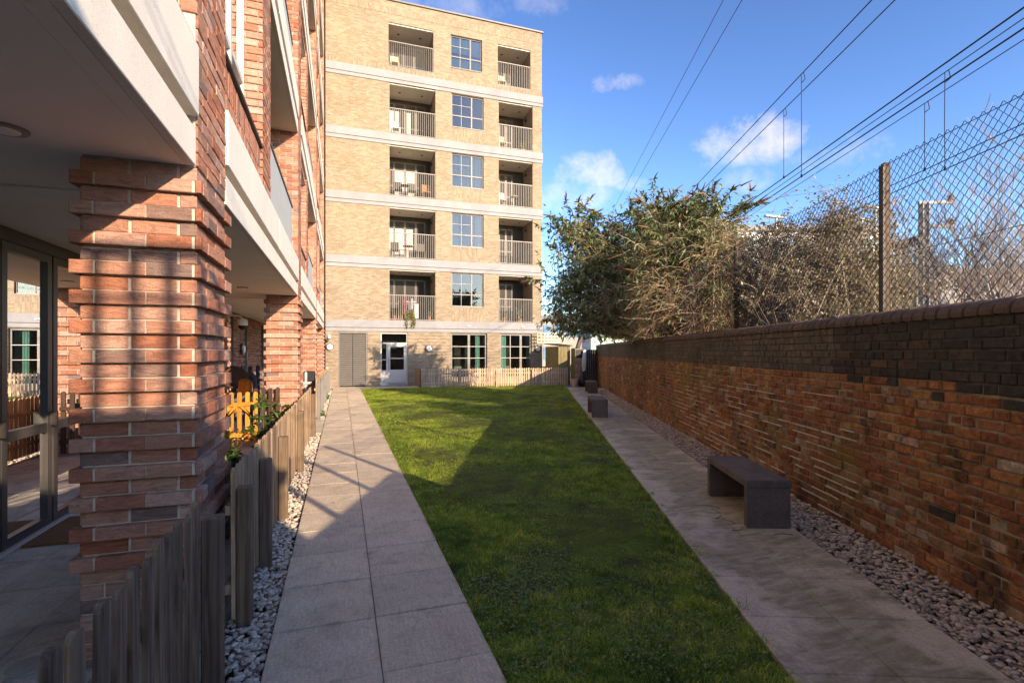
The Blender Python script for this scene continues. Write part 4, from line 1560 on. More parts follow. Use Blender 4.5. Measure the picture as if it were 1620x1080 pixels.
        for i in range(12):
            xa, xb = x0 + w * (cur_[0] + (cur_[1] - cur_[0]) * i / 12), x0 + w * (cur_[0] + (cur_[1] - cur_[0]) * (i + 1) / 12)
            ya, yb = FY + .21 + .02 * math.sin(i * 1.2), FY + .21 + .02 * math.sin((i + 1) * 1.2)
            c.add([(xa, ya, za + .03), (xb, yb, za + .03), (xb, yb, zz - .06), (xa, ya, zz - .06)], [(0, 1, 2, 3)])
        c.build('curtain', M['teal_curtain'], f)
        t = MB().box(x0 + .2, x1 - .3, FY + .5, FY + 1.0, za + .25, za + .29).box(x0 + .3, x0 + .7, FY + .6, FY + .66, za + .29, za + .6)
        t.build('desk', M['room_pale'], f)
    for (x, z) in ((-0.53, 1.86), (4.03, 1.80), (9.75, 1.80)):
        b = MB().disc((x, FY - .03, z), (0, -1, 0), .17, .05).build('wall_lamp', M['dark_metal'], root)
        MB().disc((x, FY - .08, z), (0, -1, 0), .137, .05, r2=.10).build('diffuser', M['opal_glass'], b)
    MB().bev(-.62, -.50, FY - .16, FY - .03, 2.26, 2.42, .01).build('flood_lamp', M['white_plastic'], root)
    MB().bev(-.68, -.58, FY - .22, FY - .03, 2.12, 2.24, .01).build('flood_lamp', M['dark_metal'], root)
    MB().bev(1.42, 1.49, FY - .06, FY - .029, 1.18, 1.26, .005).build('entry_button', M['black_plastic'], root)
    return root


end_block = make_end_block()

# ------------------------------------------------------------------ old boundary wall
WU, WN = Vector((WSI, WCO, 0)), Vector((-WCO, WSI, 0))      # along the wall, towards the lawn


def ly_of(u, lx):
    """distance along the wall line lx at which photograph column u crosses it"""
    p = at(u, 556, 1.0)
    t = (lx + WC * WCO) / (p.x * WCO - p.y * WSI)
    return p.x * t * WSI + p.y * t * WCO - WC * WSI


def make_wall():
    root = empty('brick_wall', wl(0, 8, 0), -WANG)
    tag(root, 'old weathered brick boundary wall with dark upper courses and rounded coping', 'wall')
    LY0, LY1 = 0.6, 24.6
    TH = 0.30
    core = MB()
    core.obox(wl(0, 0), WU, -WN, None, LY0, LY1, 0.004, TH, -0.1, 1.432)
    co = core.build('wall_core', M['mortar_dirty'], root)
    MB().obox(wl(0, 0), WU, -WN, None, LY0, LY1, 0.004, TH, 1.4325, 1.885).build('wall_core', M['mortar_sooty'], root)
    n_obj = 0
    ch = 0.0752
    mbs = {'stock': MB(), 'blue': MB(), 'grey': MB()}
    todo = []
    for i in range(26):
        z = -0.07 + i * ch
        wob = 0.003 * math.sin(i * 1.7)
        for (a, l) in courses(LY1 - LY0, i, 'random'):
            s = LY0 + a
            old = s < 3.86
            zz = z + 0.006 * math.sin(s * 0.9 + i * .3) + wob
            dark_from = 20 - (1.6 * (1 - min(1, max(0, s - 1.6) / 2.2)) + (random.random() < .35) + (random.random() < .15)) if old else 19.5
            if i >= dark_from:
                kind = 'blue' if old else 'grey'
                d, jit = random.uniform(.006, .012), (.003 if old else .001)
                if not old:
                    zz = z
            else:
                kind = 'stock'
                if random.random() < .006 and old:
                    kind = 'blue'
                d = max(.003, random.gauss(.009, .005))
                jit = .0058
                if 3.5 < s < 9 and z < 1.35:
                    d = max(-.004, random.gauss(.006, .007))       # frost-eaten stretch, joints standing proud
            todo.append((s, zz + .005, l, ch - .011 - random.uniform(0, .003), d, kind, jit))
    todo.sort(key=lambda q: q[0])
    for (s, z, l, h, d, kind, jit) in todo:
        O = wl(0.004, s, z)
        if s > 1.85 and n_obj < 300:
            n_obj += 1
            brick_obj(root, M[kind + '_brick'], O, WU, WN, round(l, 2), round(h, 3), round(max(d, .004), 3), .007 if kind == 'stock' else .004, jit)
        else:
            brick_into(mbs[kind], O, WU, WN, l, h, max(d, .004), .007 if kind == 'stock' else .004, jit)
    for kind, lab in (('stock', None), ('blue', 'blackened upper brickwork'), ('grey', 'newer grey brown upper brickwork')):
        o = mbs[kind].build('brickwork', M[kind + '_brickwork'], root)
        o['kind'] = 'stuff'
        if lab:
            o['label'] = lab
    # mortar ledges standing proud on the eaten stretch
    led = MB()
    for i in range(1, 18):
        z = -0.07 + i * ch
        s = 3.6 + random.uniform(0, .4)
        while s < 9.5:
            ln = random.uniform(.15, .7)
            if random.random() < .55:
                led.obox(wl(0.002, 0), WU, WN, None, s, s + ln, 0, random.uniform(.010, .022), z - .008 + 0.006 * math.sin(s * 0.9 + i * .3), z + .002 + 0.006 * math.sin(s * 0.9 + i * .3))
            s += ln + random.uniform(.02, .3)
    led.build('mortar_ledges', M['mortar_pale'], root)['kind'] = 'stuff'
    # coping of rounded bricks on edge
    prof = []
    for k in range(9):
        th = math.pi * k / 8
        prof.append((TH / 2 - (TH / 2 + .022) * math.cos(th), 1.888 + .03 + 0.085 * math.sin(th)))
    prof = [(-.022, 1.888)] + prof + [(TH + .022, 1.888)]
    pitch = 0.116
    for v in range(3):
        pass
    metas = []
    for v in range(3):
        mb = MB()
        w = pitch - .010 + random.uniform(-.003, .002)
        ring = []
        for (y, ins) in ((0, .006), (.006, 0), (w - .006, 0), (w, .006)):
            ring.append([(lx + (ins if lx < TH / 2 else -ins), y, z - ins + random.uniform(-.002, .002)) for (lx, z) in prof])
        m = len(prof)
        vs = [p for r_ in ring for p in r_]
        fs = []
        for a in range(3):
            for b in range(m - 1):
                fs.append((a * m + b, a * m + b + 1, (a + 1) * m + b + 1, (a + 1) * m + b))
        fs.append(tuple(range(m)))
        fs.append(tuple(reversed(range(3 * m, 4 * m))))
        mb.add(vs, fs)
        metas.append(mb.mesh('coping_brick', M['coping_brick']))
    s = LY0
    i = 0
    bed = MB().obox(wl(0, 0), WU, -WN, None, LY0, LY1, 0.0, TH, 1.886, 1.93).build('coping_mortar', M['mortar_dirty'], root)
    while s < LY1 - .1:
        o = bpy.data.objects.new('coping_brick', metas[i % 3])
        o.location = wl(random.uniform(-.004, .004), s, random.uniform(-.003, .003))
        o.rotation_euler = (0, 0, -WANG)
        link(o, root)
        s += pitch
        i += 1
    # a higher length of the same wall behind the standpoint
    MB().obox(wl(0, 0), WU, -WN, None, -5.2, LY0 - .003, 0.0, TH, -0.1, 2.40).build('raised_wall', M['stock_brickwork'], root)
    return root


old_wall = make_wall()


def make_outbuilding():
    # single storey store behind the standpoint; its roof edge and railing shade the foreground
    x0, x1, y1, h = -0.9, 4.05, -5.5, 4.54
    root = empty('outbuilding', (1.6, y1, 0))
    tag(root, 'low brick outbuilding with a railed flat roof behind the viewpoint', 'outbuilding')
    MB().box(x0, x1, y1 - 4, y1, -.1, h - .12).build('wall', M['red_brickwork'], root)
    MB().bev(x0 - .05, x1 + .05, y1 - 4.05, y1 + .05, h - .118, h, .01).build('roof', M['cast_stone'], root)
    door = MB().box(.2, 1.1, y1 + .001, y1 + .04, 0, 2.1).build('door', M['frame_grey'], root)
    x = x0 + .05
    while x < x1:
        MB().box(x - .022, x + .022, y1 - .06, y1 - .02, h + .001, h + .85).build('baluster', M['rust_steel'], root)
        x += .165
    MB().box(x0, x1, y1 - .07, y1 - .01, h + .852, h + .90).build('handrail', M['rust_steel'], root)
    MB().box(x0, x1, y1 - .05, y1 - .03, h + .60, h + .63).build('mid_rail', M['rust_steel'], root)


make_outbuilding()


def make_chainlink():
    root = empty('chain_link_fence', wl(0.4, 3, 1.3), -WANG)
    tag(root, 'rusty chain link fence on posts rising behind the old brick wall', 'fence')
    lx = 0.36
    p1 = ly_of(1401, lx)
    p2 = ly_of(1166, lx)
    span = p2 - p1
    posts = [p1, p2, p2 + span, p2 + 2 * span, p1 - span * .96, p1 - span * 1.22, p1 - span * 1.5]
    for i, s in enumerate(posts):
        mb = MB()
        mb.obox(wl(lx, s), WU, -WN, None, -.027, .027, -.027, .027, 0, 3.42 if i != 1 else 3.46)
        po = mb.build('post', M['post_wood'], root)
        st = MB()
        st.obox(wl(lx, s), WU, -WN, None, -.030, .030, -.042, -.0275, 0.6, 3.40)
        st.build('angle_iron', M['dark_metal'], po)
    z0, z1 = 1.55, 3.42
    c = .040
    # mesh per bay, knitted from zigzag wires
    order = sorted(posts)
    for a, b in zip(order[:-1], order[1:]):
        mb = MB()
        nj = int((b - a) / c)
        nk = int((z1 - z0) / c)
        for j in range(nj):
            pts = []
            for k in range(nk + 1):
                s = a + c * (j + ((k + j) % 2))
                bulge = .012 if (k + j) % 2 else -.004
                pts.append(wl(lx - .052 + bulge * .3, s, z0 + k * c + 0.012 * math.sin(s * 2.2)))
            mb.tube(pts, .0030, n=3)
        mb.build('wire_mesh', M['mesh_wire'], root)
    st = MB()
    for z in (1.6, 2.5, 3.36):
        pts = []
        s = order[0]
        while s < order[-1]:
            pts.append(wl(lx - .056, s, z + 0.012 * math.sin(s * 2.2)))
            s += .25
        st.tube(pts, .003, n=4)
    st.build('straining_wire', M['mesh_wire'], root)
    return root


make_chainlink()


# ------------------------------------------------------------------ picket fences
def picket_mesh(name, w, t, h, mat):
    prof = [(-w / 2, 0)]
    for k in range(7):
        th = math.pi * k / 6
        prof.append((-w / 2 * math.cos(th), h - w * .42 + w * .42 * math.sin(th)))
    prof.append((w / 2, 0))
    m = len(prof)
    vs = [(-t / 2, a, z) for (a, z) in prof] + [(t / 2, a, z) for (a, z) in prof]
    fs = [tuple(reversed(range(m))), tuple(range(m, 2 * m))]
    for i in range(m):
        j = (i + 1) % m
        fs.append((i, j, m + j, m + i))
    return MB().add(vs, fs).mesh(name, mat)


def picket_fence(label, a, b, pitch, h, w, mat, posts=(), rail_side=-1, post_side=1, post_h=None, post_mat=None, missing=(), t=0.02, name='picket_fence', rails=(0.22, 0.72)):
    """fence from a to b (x, y): pickets, rails and posts; side +1 is to the right of a->b"""
    a, b = Vector((*a, 0)), Vector((*b, 0))
    d = (b - a)
    L = d.length
    d.normalize()
    n = Vector((d.y, -d.x, 0))
    rz = math.atan2(d.y, d.x) - math.pi / 2            # local y along the fence, local x to the right
    root = empty(name, a, rz)
    tag(root, label, 'fence')
    me = picket_mesh('picket', w, t, h, mat)
    me2 = picket_mesh('picket', w * 1.03, t, h * 1.012, mat)
    k = int(L / pitch)
    for i in range(k + 1):
        if i in missing:
            continue
        o = bpy.data.objects.new('picket', (me, me2)[i % 2])
        o.location = (random.uniform(-.002, .002), min(L, i * pitch + w / 2), random.uniform(-.008, .006) + .03)
        o.rotation_euler = (random.uniform(-.008, .008), random.uniform(-.006, .006), random.uniform(-.03, .03))
        link(o, root, False)
    pm = post_mat or M['post_wood']
    for z in rails:
        x0, x1 = (-t / 2 - .036, -t / 2 - .001) if rail_side < 0 else (t / 2 + .001, t / 2 + .036)
        MB().bev(x0, x1, 0, L, z * h / .95 - .03, z * h / .95 + .03, .004).build('rail', mat, root, world_coords=False)
    ph = post_h or h - .1
    for s in posts:
        x = (t / 2 + .045) if post_side > 0 else -(t / 2 + .045)
        MB().bev(x - .042, x + .042, s - .042, s + .042, -.08, ph + random.uniform(-.02, .02), .006).build('post', pm, root, world_coords=False)
    return root


def make_fences():
    FW = M['fence_wood']
    picket_fence('grey weathered picket fence in the near left corner, closest of the fences', (-0.625, 0.35), (-0.625, 2.66), .117, .93, .058, M['dark_fence_wood'], posts=(2.33,), post_side=1, post_h=.88)
    picket_fence('long weathered picket fence between the near pillar and the paved spur', (-0.625, 3.44), (-0.585, 10.75), .108, .91, .085, FW, posts=(.06, .92, 2.1, 4.2, 7.2), post_side=1, post_h=.82)
    picket_fence('farther picket fence along the pebbles beyond the paved spur', (-0.60, 13.28), (-0.56, 21.8), .112, .95, .09, FW, posts=(.05, 2.1, 4.2, 6.3, 8.4), post_side=1, post_h=.90, post_mat=M['frame_grey'])
    picket_fence('low sunlit picket fence at the far end of the lawn below the ground floor windows', (3.42, 23.22), (10.35, 22.40), .112, .84, .066, M['pale_wood'], posts=(.05, 1.75, 3.5, 5.25, 6.85), post_side=1, post_h=.80, post_mat=M['pale_wood'])
    picket_fence('short return of picket fence beside the grey entrance door', (3.36, 24.6), (3.36, 23.30), .118, .86, .075, FW, posts=(1.25,), post_side=-1, post_h=.88)
    # dividers between the patios
    picket_fence('dark brown picket fence beside the orange gate', (-1.46, 9.86), (-1.05, 9.86), .115, .98, .062, M['dark_wood'], rail_side=1)
    picket_fence('navy blue picket fence behind the orange gate', (-2.45, 13.4), (-1.25, 13.4), .17, 1.28, .085, M['navy_wood'], rail_side=1)
    picket_fence('pale green grey picket divider near the cream coat', (-1.30, 14.2), (-.75, 14.2), .19, 1.10, .06, M['panel_metal'], rail_side=1)
    # orange gate, swung half open
    g = empty('garden_gate', (-1.98, 9.80, 0), 0)
    tag(g, 'bright orange painted picket gate with diagonal braces between the patios', 'gate')
    me = picket_mesh('picket', .070, .02, .92, M['orange_wood'])
    for i in range(5):
        o = bpy.data.objects.new('picket', me)
        o.location = (.05 + .125 * i, 0, .03)
        o.rotation_euler = (0, 0, R(90))
        link(o, g, False)
    for z in (.20, .74):
        MB().bev(0.0, .60, -.045, -.012, z - .035, z + .035, .004).build('rail', M['orange_wood'], g, world_coords=False)
    for s in (1, -1):
        br = MB()
        xa, xb = (.30, .58) if s > 0 else (.28, .02)
        br.add([(xa, -.04, .70), (xa + s * .075, -.04, .70), (xb, -.04, .36), (xb - s * .0, -.04, .45), (xa, -.014, .70), (xa + s * .075, -.014, .70), (xb, -.014, .36), (xb, -.014, .45)],
               [(0, 1, 2, 3), (7, 6, 5, 4), (0, 4, 5, 1), (1, 5, 6, 2), (2, 6, 7, 3), (3, 7, 4, 0)])
        br.build('brace', M['orange_wood'], g, world_coords=False)


make_fences()


# ------------------------------------------------------------------ benches
def make_benches():
    root = empty('bench', wl(-.755, 4.25), -WANG)
    W, Ln, Hh, T = .40, 1.12, .45, .075
    LT = .30
    # cast in one: broad end legs and a seat slab
    MB().bev(-W / 2, W / 2, -Ln / 2, Ln / 2, Hh - T, Hh, .006).build('seat', M['bench_concrete'], root, world_coords=False)
    for s in (-1, 1):
        y0, y1 = (-Ln / 2 + .002, -Ln / 2 + .075) if s < 0 else (Ln / 2 - .075, Ln / 2 - .002)
        MB().bev(-W / 2 + .002, W / 2 - .002, y0, y1, 0.002, Hh - T - .0005, .004).build('leg', M['bench_concrete'], root, world_coords=False)
    tag(root, 'dark grey concrete bench nearest of the three, beside the wall', 'bench', 'concrete benches on the path by the wall')
    for (lx, ly, lab) in ((-1.37, 12.16, 'middle concrete bench on the lawn edge of the stained path'), (-.76, 19.6, 'farthest concrete bench near the shed at the path end')):
        c = copy_tree(root)
        c.location = wl(lx, ly)
        c['label'] = lab


make_benches()


def small_things():
    # doormat
    d = MB().bev(-2.55, -2.12, 5.32, 6.12, .003, .025, .004).build('doormat', M['coir'])
    tag(d, 'brown coir doormat in front of the glazed patio door', 'doormat')
    c = MB().disc((-1.56, 3.32, .002), (0, 0, 1), .09, .006, 24).build('drain_cover', M['kerb_concrete'])
    tag(c, 'small round drain cover on the patio beside the near pillar', 'drain cover')
    # fallen twigs round the first bench
    for i, (lx, ly, ang, ln) in enumerate(((-1.15, 3.95, .5, .32), (-1.02, 3.80, 1.5, .22), (-1.12, 3.62, -.3, .16), (-.62, 3.52, 2.4, .20), (-1.00, 4.28, 1.9, .26))):
        p = []
        for k in range(7):
            t = k / 6
            q = wl(lx + math.cos(ang + t * .9) * ln * t, ly + math.sin(ang + t * .9) * ln * t, .006)
            p.append(q)
        o = MB().tube(p, .004, .0018, 5).build('fallen_twig', M['rust_steel'])
        labs = ('longest curled brown twig lying beside the nearest bench', 'short brown twig lying in front of the nearest bench end', 'small twig fragment on the slab nearest the lawn', 'thin twig lying between the nearest bench and the pebbles', 'twig lying under the nearest bench')
        tag(o, labs[i], 'twig', 'fallen twigs round the nearest bench')


small_things()


# ------------------------------------------------------------------ shed and clutter at the far end
def make_shed():
    x0, x1, y0, y1, h = 9.98, 10.62, 22.62, 24.3, 1.92
    root = empty('garden_shed', ((x0 + x1) / 2, y0, 0))
    tag(root, 'greenish timber shed in the far corner between the yellow block and the wall', 'shed')
    n = 7
    for i in range(n):
        a, b = x0 + (x1 - x0) * i / n, x0 + (x1 - x0) * (i + 1) / n
        MB().bev(a + .004, b - .004, y0 - .02, y0, 0, h, .003).build('board', M['shed_wood'], root)
    MB().box(x0 + .02, x1 - .02, y0 + .002, y1, 0, h - .02).build('wall', M['shed_wood'], root)
    MB().add([(x0 - .08, y0 - .1, h + .0), (x1 + .08, y0 - .1, h + .0), (x1 + .08, y1, h + .12), (x0 - .08, y1, h + .12), (x0 - .08, y0 - .1, h + .04), (x1 + .08, y0 - .1, h + .04), (x1 + .08, y1, h + .16), (x0 - .08, y1, h + .16)],
             [(3, 2, 1, 0), (4, 5, 6, 7), (0, 1, 5, 4), (1, 2, 6, 5), (2, 3, 7, 6), (3, 0, 4, 7)]).build('roof', M['dark_wood'], root)
    # tall side store with a dark window
    r2 = empty('storage_cupboard', (10.85, 22.2, 0))
    tag(r2, 'pale slatted outdoor cupboard with a dark opening, right of the timber shed', 'cupboard')
    for i in range(9):
        z = .03 + i * .145
        MB().bev(10.66, 11.05, 22.10, 22.13, z, z + .138, .003).build('slat', M['fence_wood'], r2)
    MB().box(10.655, 11.06, 22.132, 22.6, 0, 1.80).build('case', M['shed_wood'], r2)
    MB().box(10.69, 11.03, 22.115, 22.13, 1.36, 1.74).build('opening', M['black_plastic'], r2)
    # dark door leaf at the corner of the block
    t = MB().box(10.02, 10.06, 23.6, 24.7, 0, 1.75)
    tr = empty('trellis', (9.9, 24.2, 1.95))
    tag(tr, 'pale square lattice trellis showing above the timber shed', 'trellis')
    for i in range(9):
        x = 9.55 + i * .19
        MB().box(x, x + .04, 24.30, 24.32, 2.05, 2.62).build('upright', M['cream_cloth'], tr)
    for k in range(4):
        z = 2.08 + k * .17
        MB().box(9.53, 11.15, 24.282, 24.299, z, z + .04).build('crossbar', M['cream_cloth'], tr)
    b = MB().lathe((10.45, 21.75, 0), [(.13, 0), (.17, .34), (.18, .36), (.165, .345), (.13, .03)], 18)
    o = b.build('bucket', M['pink_cloth'])
    o.rotation_euler = (0, 0, 0)
    tag(o, 'pink plastic bucket on the ground by the cupboard', 'bucket')
    s = MB().lathe((10.85, 21.7, 0), [(.16, 0), (.24, .12), (.22, .30), (.12, .46), (.05, .5)], 14).build('sack', M['black_plastic'], smooth=True)
    tag(s, 'black rubbish sack slumped beside the pink bucket', 'sack')
    cl = MB()
    pts = [(11.02, 1.72), (11.12, 1.75), (11.18, 1.3), (11.1, .75), (10.98, .7), (10.95, 1.15)]
    m = len(pts)
    cl.add([(x, 21.95 + .03 * math.sin(x * 40), z) for x, z in pts] + [(x, 22.03 + .03 * math.sin(x * 33), z) for x, z in pts],
           [tuple(range(m)), tuple(reversed(range(m, 2 * m)))] + [(i, m + i, m + (i + 1) % m, (i + 1) % m) for i in range(m)])
    o = cl.build('hanging_cloth', M['white_cloth'])
    tag(o, 'white cloth hanging on the cupboard beside the old wall', 'cloth')
    pl = empty('board_fence', (11.35, 21.6, 0))
    tag(pl, 'dark upright boards closing the gap between cupboard and old wall', 'fence')
    for i in range(8):
        x = 11.12 + i * .115
        MB().bev(x, x + .10, 22.3, 22.325, 0, 1.75, .003).build('board', M['dark_wood'], pl)


make_shed()


# ------------------------------------------------------------------ patio furniture and balcony things
def leaf_cluster(mb, c, n, spread, ln, wd, up=0.3):
    for _ in range(n):
        az, el = random.uniform(0, 6.283), random.uniform(-.3, 1.1)
        d = Vector((math.cos(az) * math.cos(el), math.sin(az) * math.cos(el), math.sin(el) + up)).normalized()
        p = Vector(c) + Vector((random.gauss(0, spread), random.gauss(0, spread), random.gauss(0, spread)))
        s = d.cross(Vector((0, 0, 1)))
        s = s.normalized() if s.length > .01 else Vector((1, 0, 0))
        l = ln * random.uniform(.7, 1.2)
        w = wd * random.uniform(.8, 1.2)
        tip = p + d * l + Vector((0, 0, -l * .25))
        mid = p + d * l * .5
        sag = Vector((0, 0, .012))
        mb.add([p, mid + s * w + sag, tip, mid - s * w + sag], [(0, 1, 2), (0, 2, 3)])


def potted(name, label, loc, h, mat, n=60, pot=True, ln=.14, wd=.03, spread=.1, stems=5, pot_r=.13):
    root = empty(name, loc)
    tag(root, label, 'plant')
    x, y, z = 0, 0, 0
    if pot:
        MB().lathe((0, 0, 0), [(pot_r * .7, 0), (pot_r, .2), (pot_r * 1.08, .21), (pot_r * 1.08, .24), (pot_r * .9, .235)], 16).build('pot', M['terracotta'], root, world_coords=False)
        z = .2
    st, lf = MB(), MB()
    for i in range(stems):
        a = random.uniform(0, 6.28)
        top = Vector((math.cos(a) * spread * 1.3, math.sin(a) * spread * 1.3, z + (h - z) * random.uniform(.6, 1)))
        base = Vector((math.cos(a) * .02, math.sin(a) * .02, z))
        pts = [base.lerp(top, t) + Vector((0, 0, .05 * math.sin(t * 3))) for t in (0, .35, .7, 1)]
        st.tube(pts, .007, .003, 4)
        for t in (.3, .5, .7, .85, 1):
            leaf_cluster(lf, base.lerp(top, t), max(1, n // (stems * 5)), .015, ln, wd)
    st.build('stem', M['laurel_leaf'], root, world_coords=False)
    lf.build('leaf', mat, root, world_coords=False)
    return root


def make_patio():
    potted('laurel', 'glossy green laurel behind the picket fence, taller one by the second pillar', (-1.02, 8.0, 0), 1.0, M['laurel_leaf'], 90, False, .19, .035, .16, 6)
    potted('laurel', 'lower laurel behind the picket fence, nearer the first pillar', (-1.02, 6.3, 0), .75, M['laurel_leaf'], 110, False, .18, .033, .18, 7)
    potted('laurel', 'smallest laurel sprouting close behind the fence in pillar shade', (-.92, 5.2, 0), .62, M['laurel_leaf'], 70, False, .15, .03, .15, 6)
    # timber planter behind the fence
    p = empty('planter', (-1.0, 5.6, 0))
    tag(p, 'low brown timber planter box behind the picket fence', 'planter')
    for i in range(3):
        for (x0, x1, y0, y1) in ((-1.22, -1.19, 5.0, 6.6), (-.80, -.77, 5.0, 6.6), (-1.19, -.80, 5.0, 5.03), (-1.19, -.80, 6.57, 6.6)):
            MB().bev(x0, x1, y0, y1, .02 + i * .12, .13 + i * .12, .003).build('board', M['post_wood'], p)
    # wicker chair with orange cushions
    c = empty('garden_chair', (-2.10, 11.6, 0), R(-60))
    tag(c, 'grey wicker garden chair with orange cushions beyond the orange gate', 'chair')
    MB().bev(-.30, .30, -.28, .28, .34, .42, .02).build('seat', M['grey_wicker'], c, world_coords=False)
    MB().tube([(-.32, .26, .40), (-.34, .30, .75), (-.22, .32, 1.12), (0, .33, 1.22), (.22, .32, 1.12), (.34, .30, .75), (.32, .26, .40)], .045, n=7).build('backrest', M['grey_wicker'], c, world_coords=False)
    for s in (-1, 1):
        MB().tube([(s * .31, .28, .80), (s * .34, .05, .72), (s * .33, -.26, .64), (s * .31, -.27, .40)], .04, n=7).build('armrest', M['grey_wicker'], c, world_coords=False)
        for yy in (-.24, .24):
            MB().tube([(s * .27, yy, .36), (s * .29, yy * 1.1, 0)], .025, n=6).build('leg', M['grey_wicker'], c, world_coords=False)
    MB().bev(-.24, .24, -.25, .22, .425, .55, .05).build('cushion', M['orange_cushion'], c, world_coords=False)
    MB().bev(-.24, .24, .16, .29, .56, 1.08, .05).build('cushion', M['orange_cushion'], c, world_coords=False)
    # round brown table tipped up behind
    t = empty('round_table', (-2.22, 12.4, 0))
    tag(t, 'brown round folding table tipped up behind the garden chair', 'table')
    MB().disc((-2.22, 12.4, 1.08), (.35, -.80, .45), .27, .03, 24).build('tabletop', M['dark_wood'], t)
    for s in (-1, 1):
        MB().tube([(-2.22 + s * .12, 12.45, 1.05), (-2.22 + s * .15, 12.6, 0)], .015, n=6).build('leg', M['dark_metal'], t)
    # cream coat on a stand
    k = empty('coat_stand', (-1.50, 13.9, 0))
    tag(k, 'cream coat hung on a stand beside the second pillar', 'coat')
    MB().lathe((-1.50, 13.9, .72), [(.20, 0), (.19, .12), (.16, .42), (.15, .55), (.06, .62), (.03, .66)], 14).build('coat', M['cream_cloth'], k, smooth=True)
    MB().tube([(-1.50, 13.9, 0), (-1.50, 13.9, 1.48)], .014, n=6).build('pole', M['dark_wood'], k)
    # black pot-bin on the pillar
    b = MB().bev(-1.02, -.72, 15.2, 15.5, .78, 1.10, .02).build('planter_box', M['black_plastic'])
    tag(b, 'black plastic trough fixed to the picket fence past the second pillar', 'trough')
    for i, (y, h) in enumerate(((13.9, .16), (18.2, .18))):
        potted('fern', ('small green tuft growing in the pebbles at the spur corner', 'green tuft at the far end of the pebble strip')[i], (-.50, y, -.02), h, M['laurel_leaf'], 50, False, .12, .015, .05, 6)
    o = MB().lathe((-0.58, 21.75, .9), [(.03, 0), (.05, .02), (.055, .09), (.03, .12)], 12).build('solar_lamp', M['white_plastic'])
    tag(o, 'small white lantern on the last picket post by the yellow block', 'lantern')


make_patio()


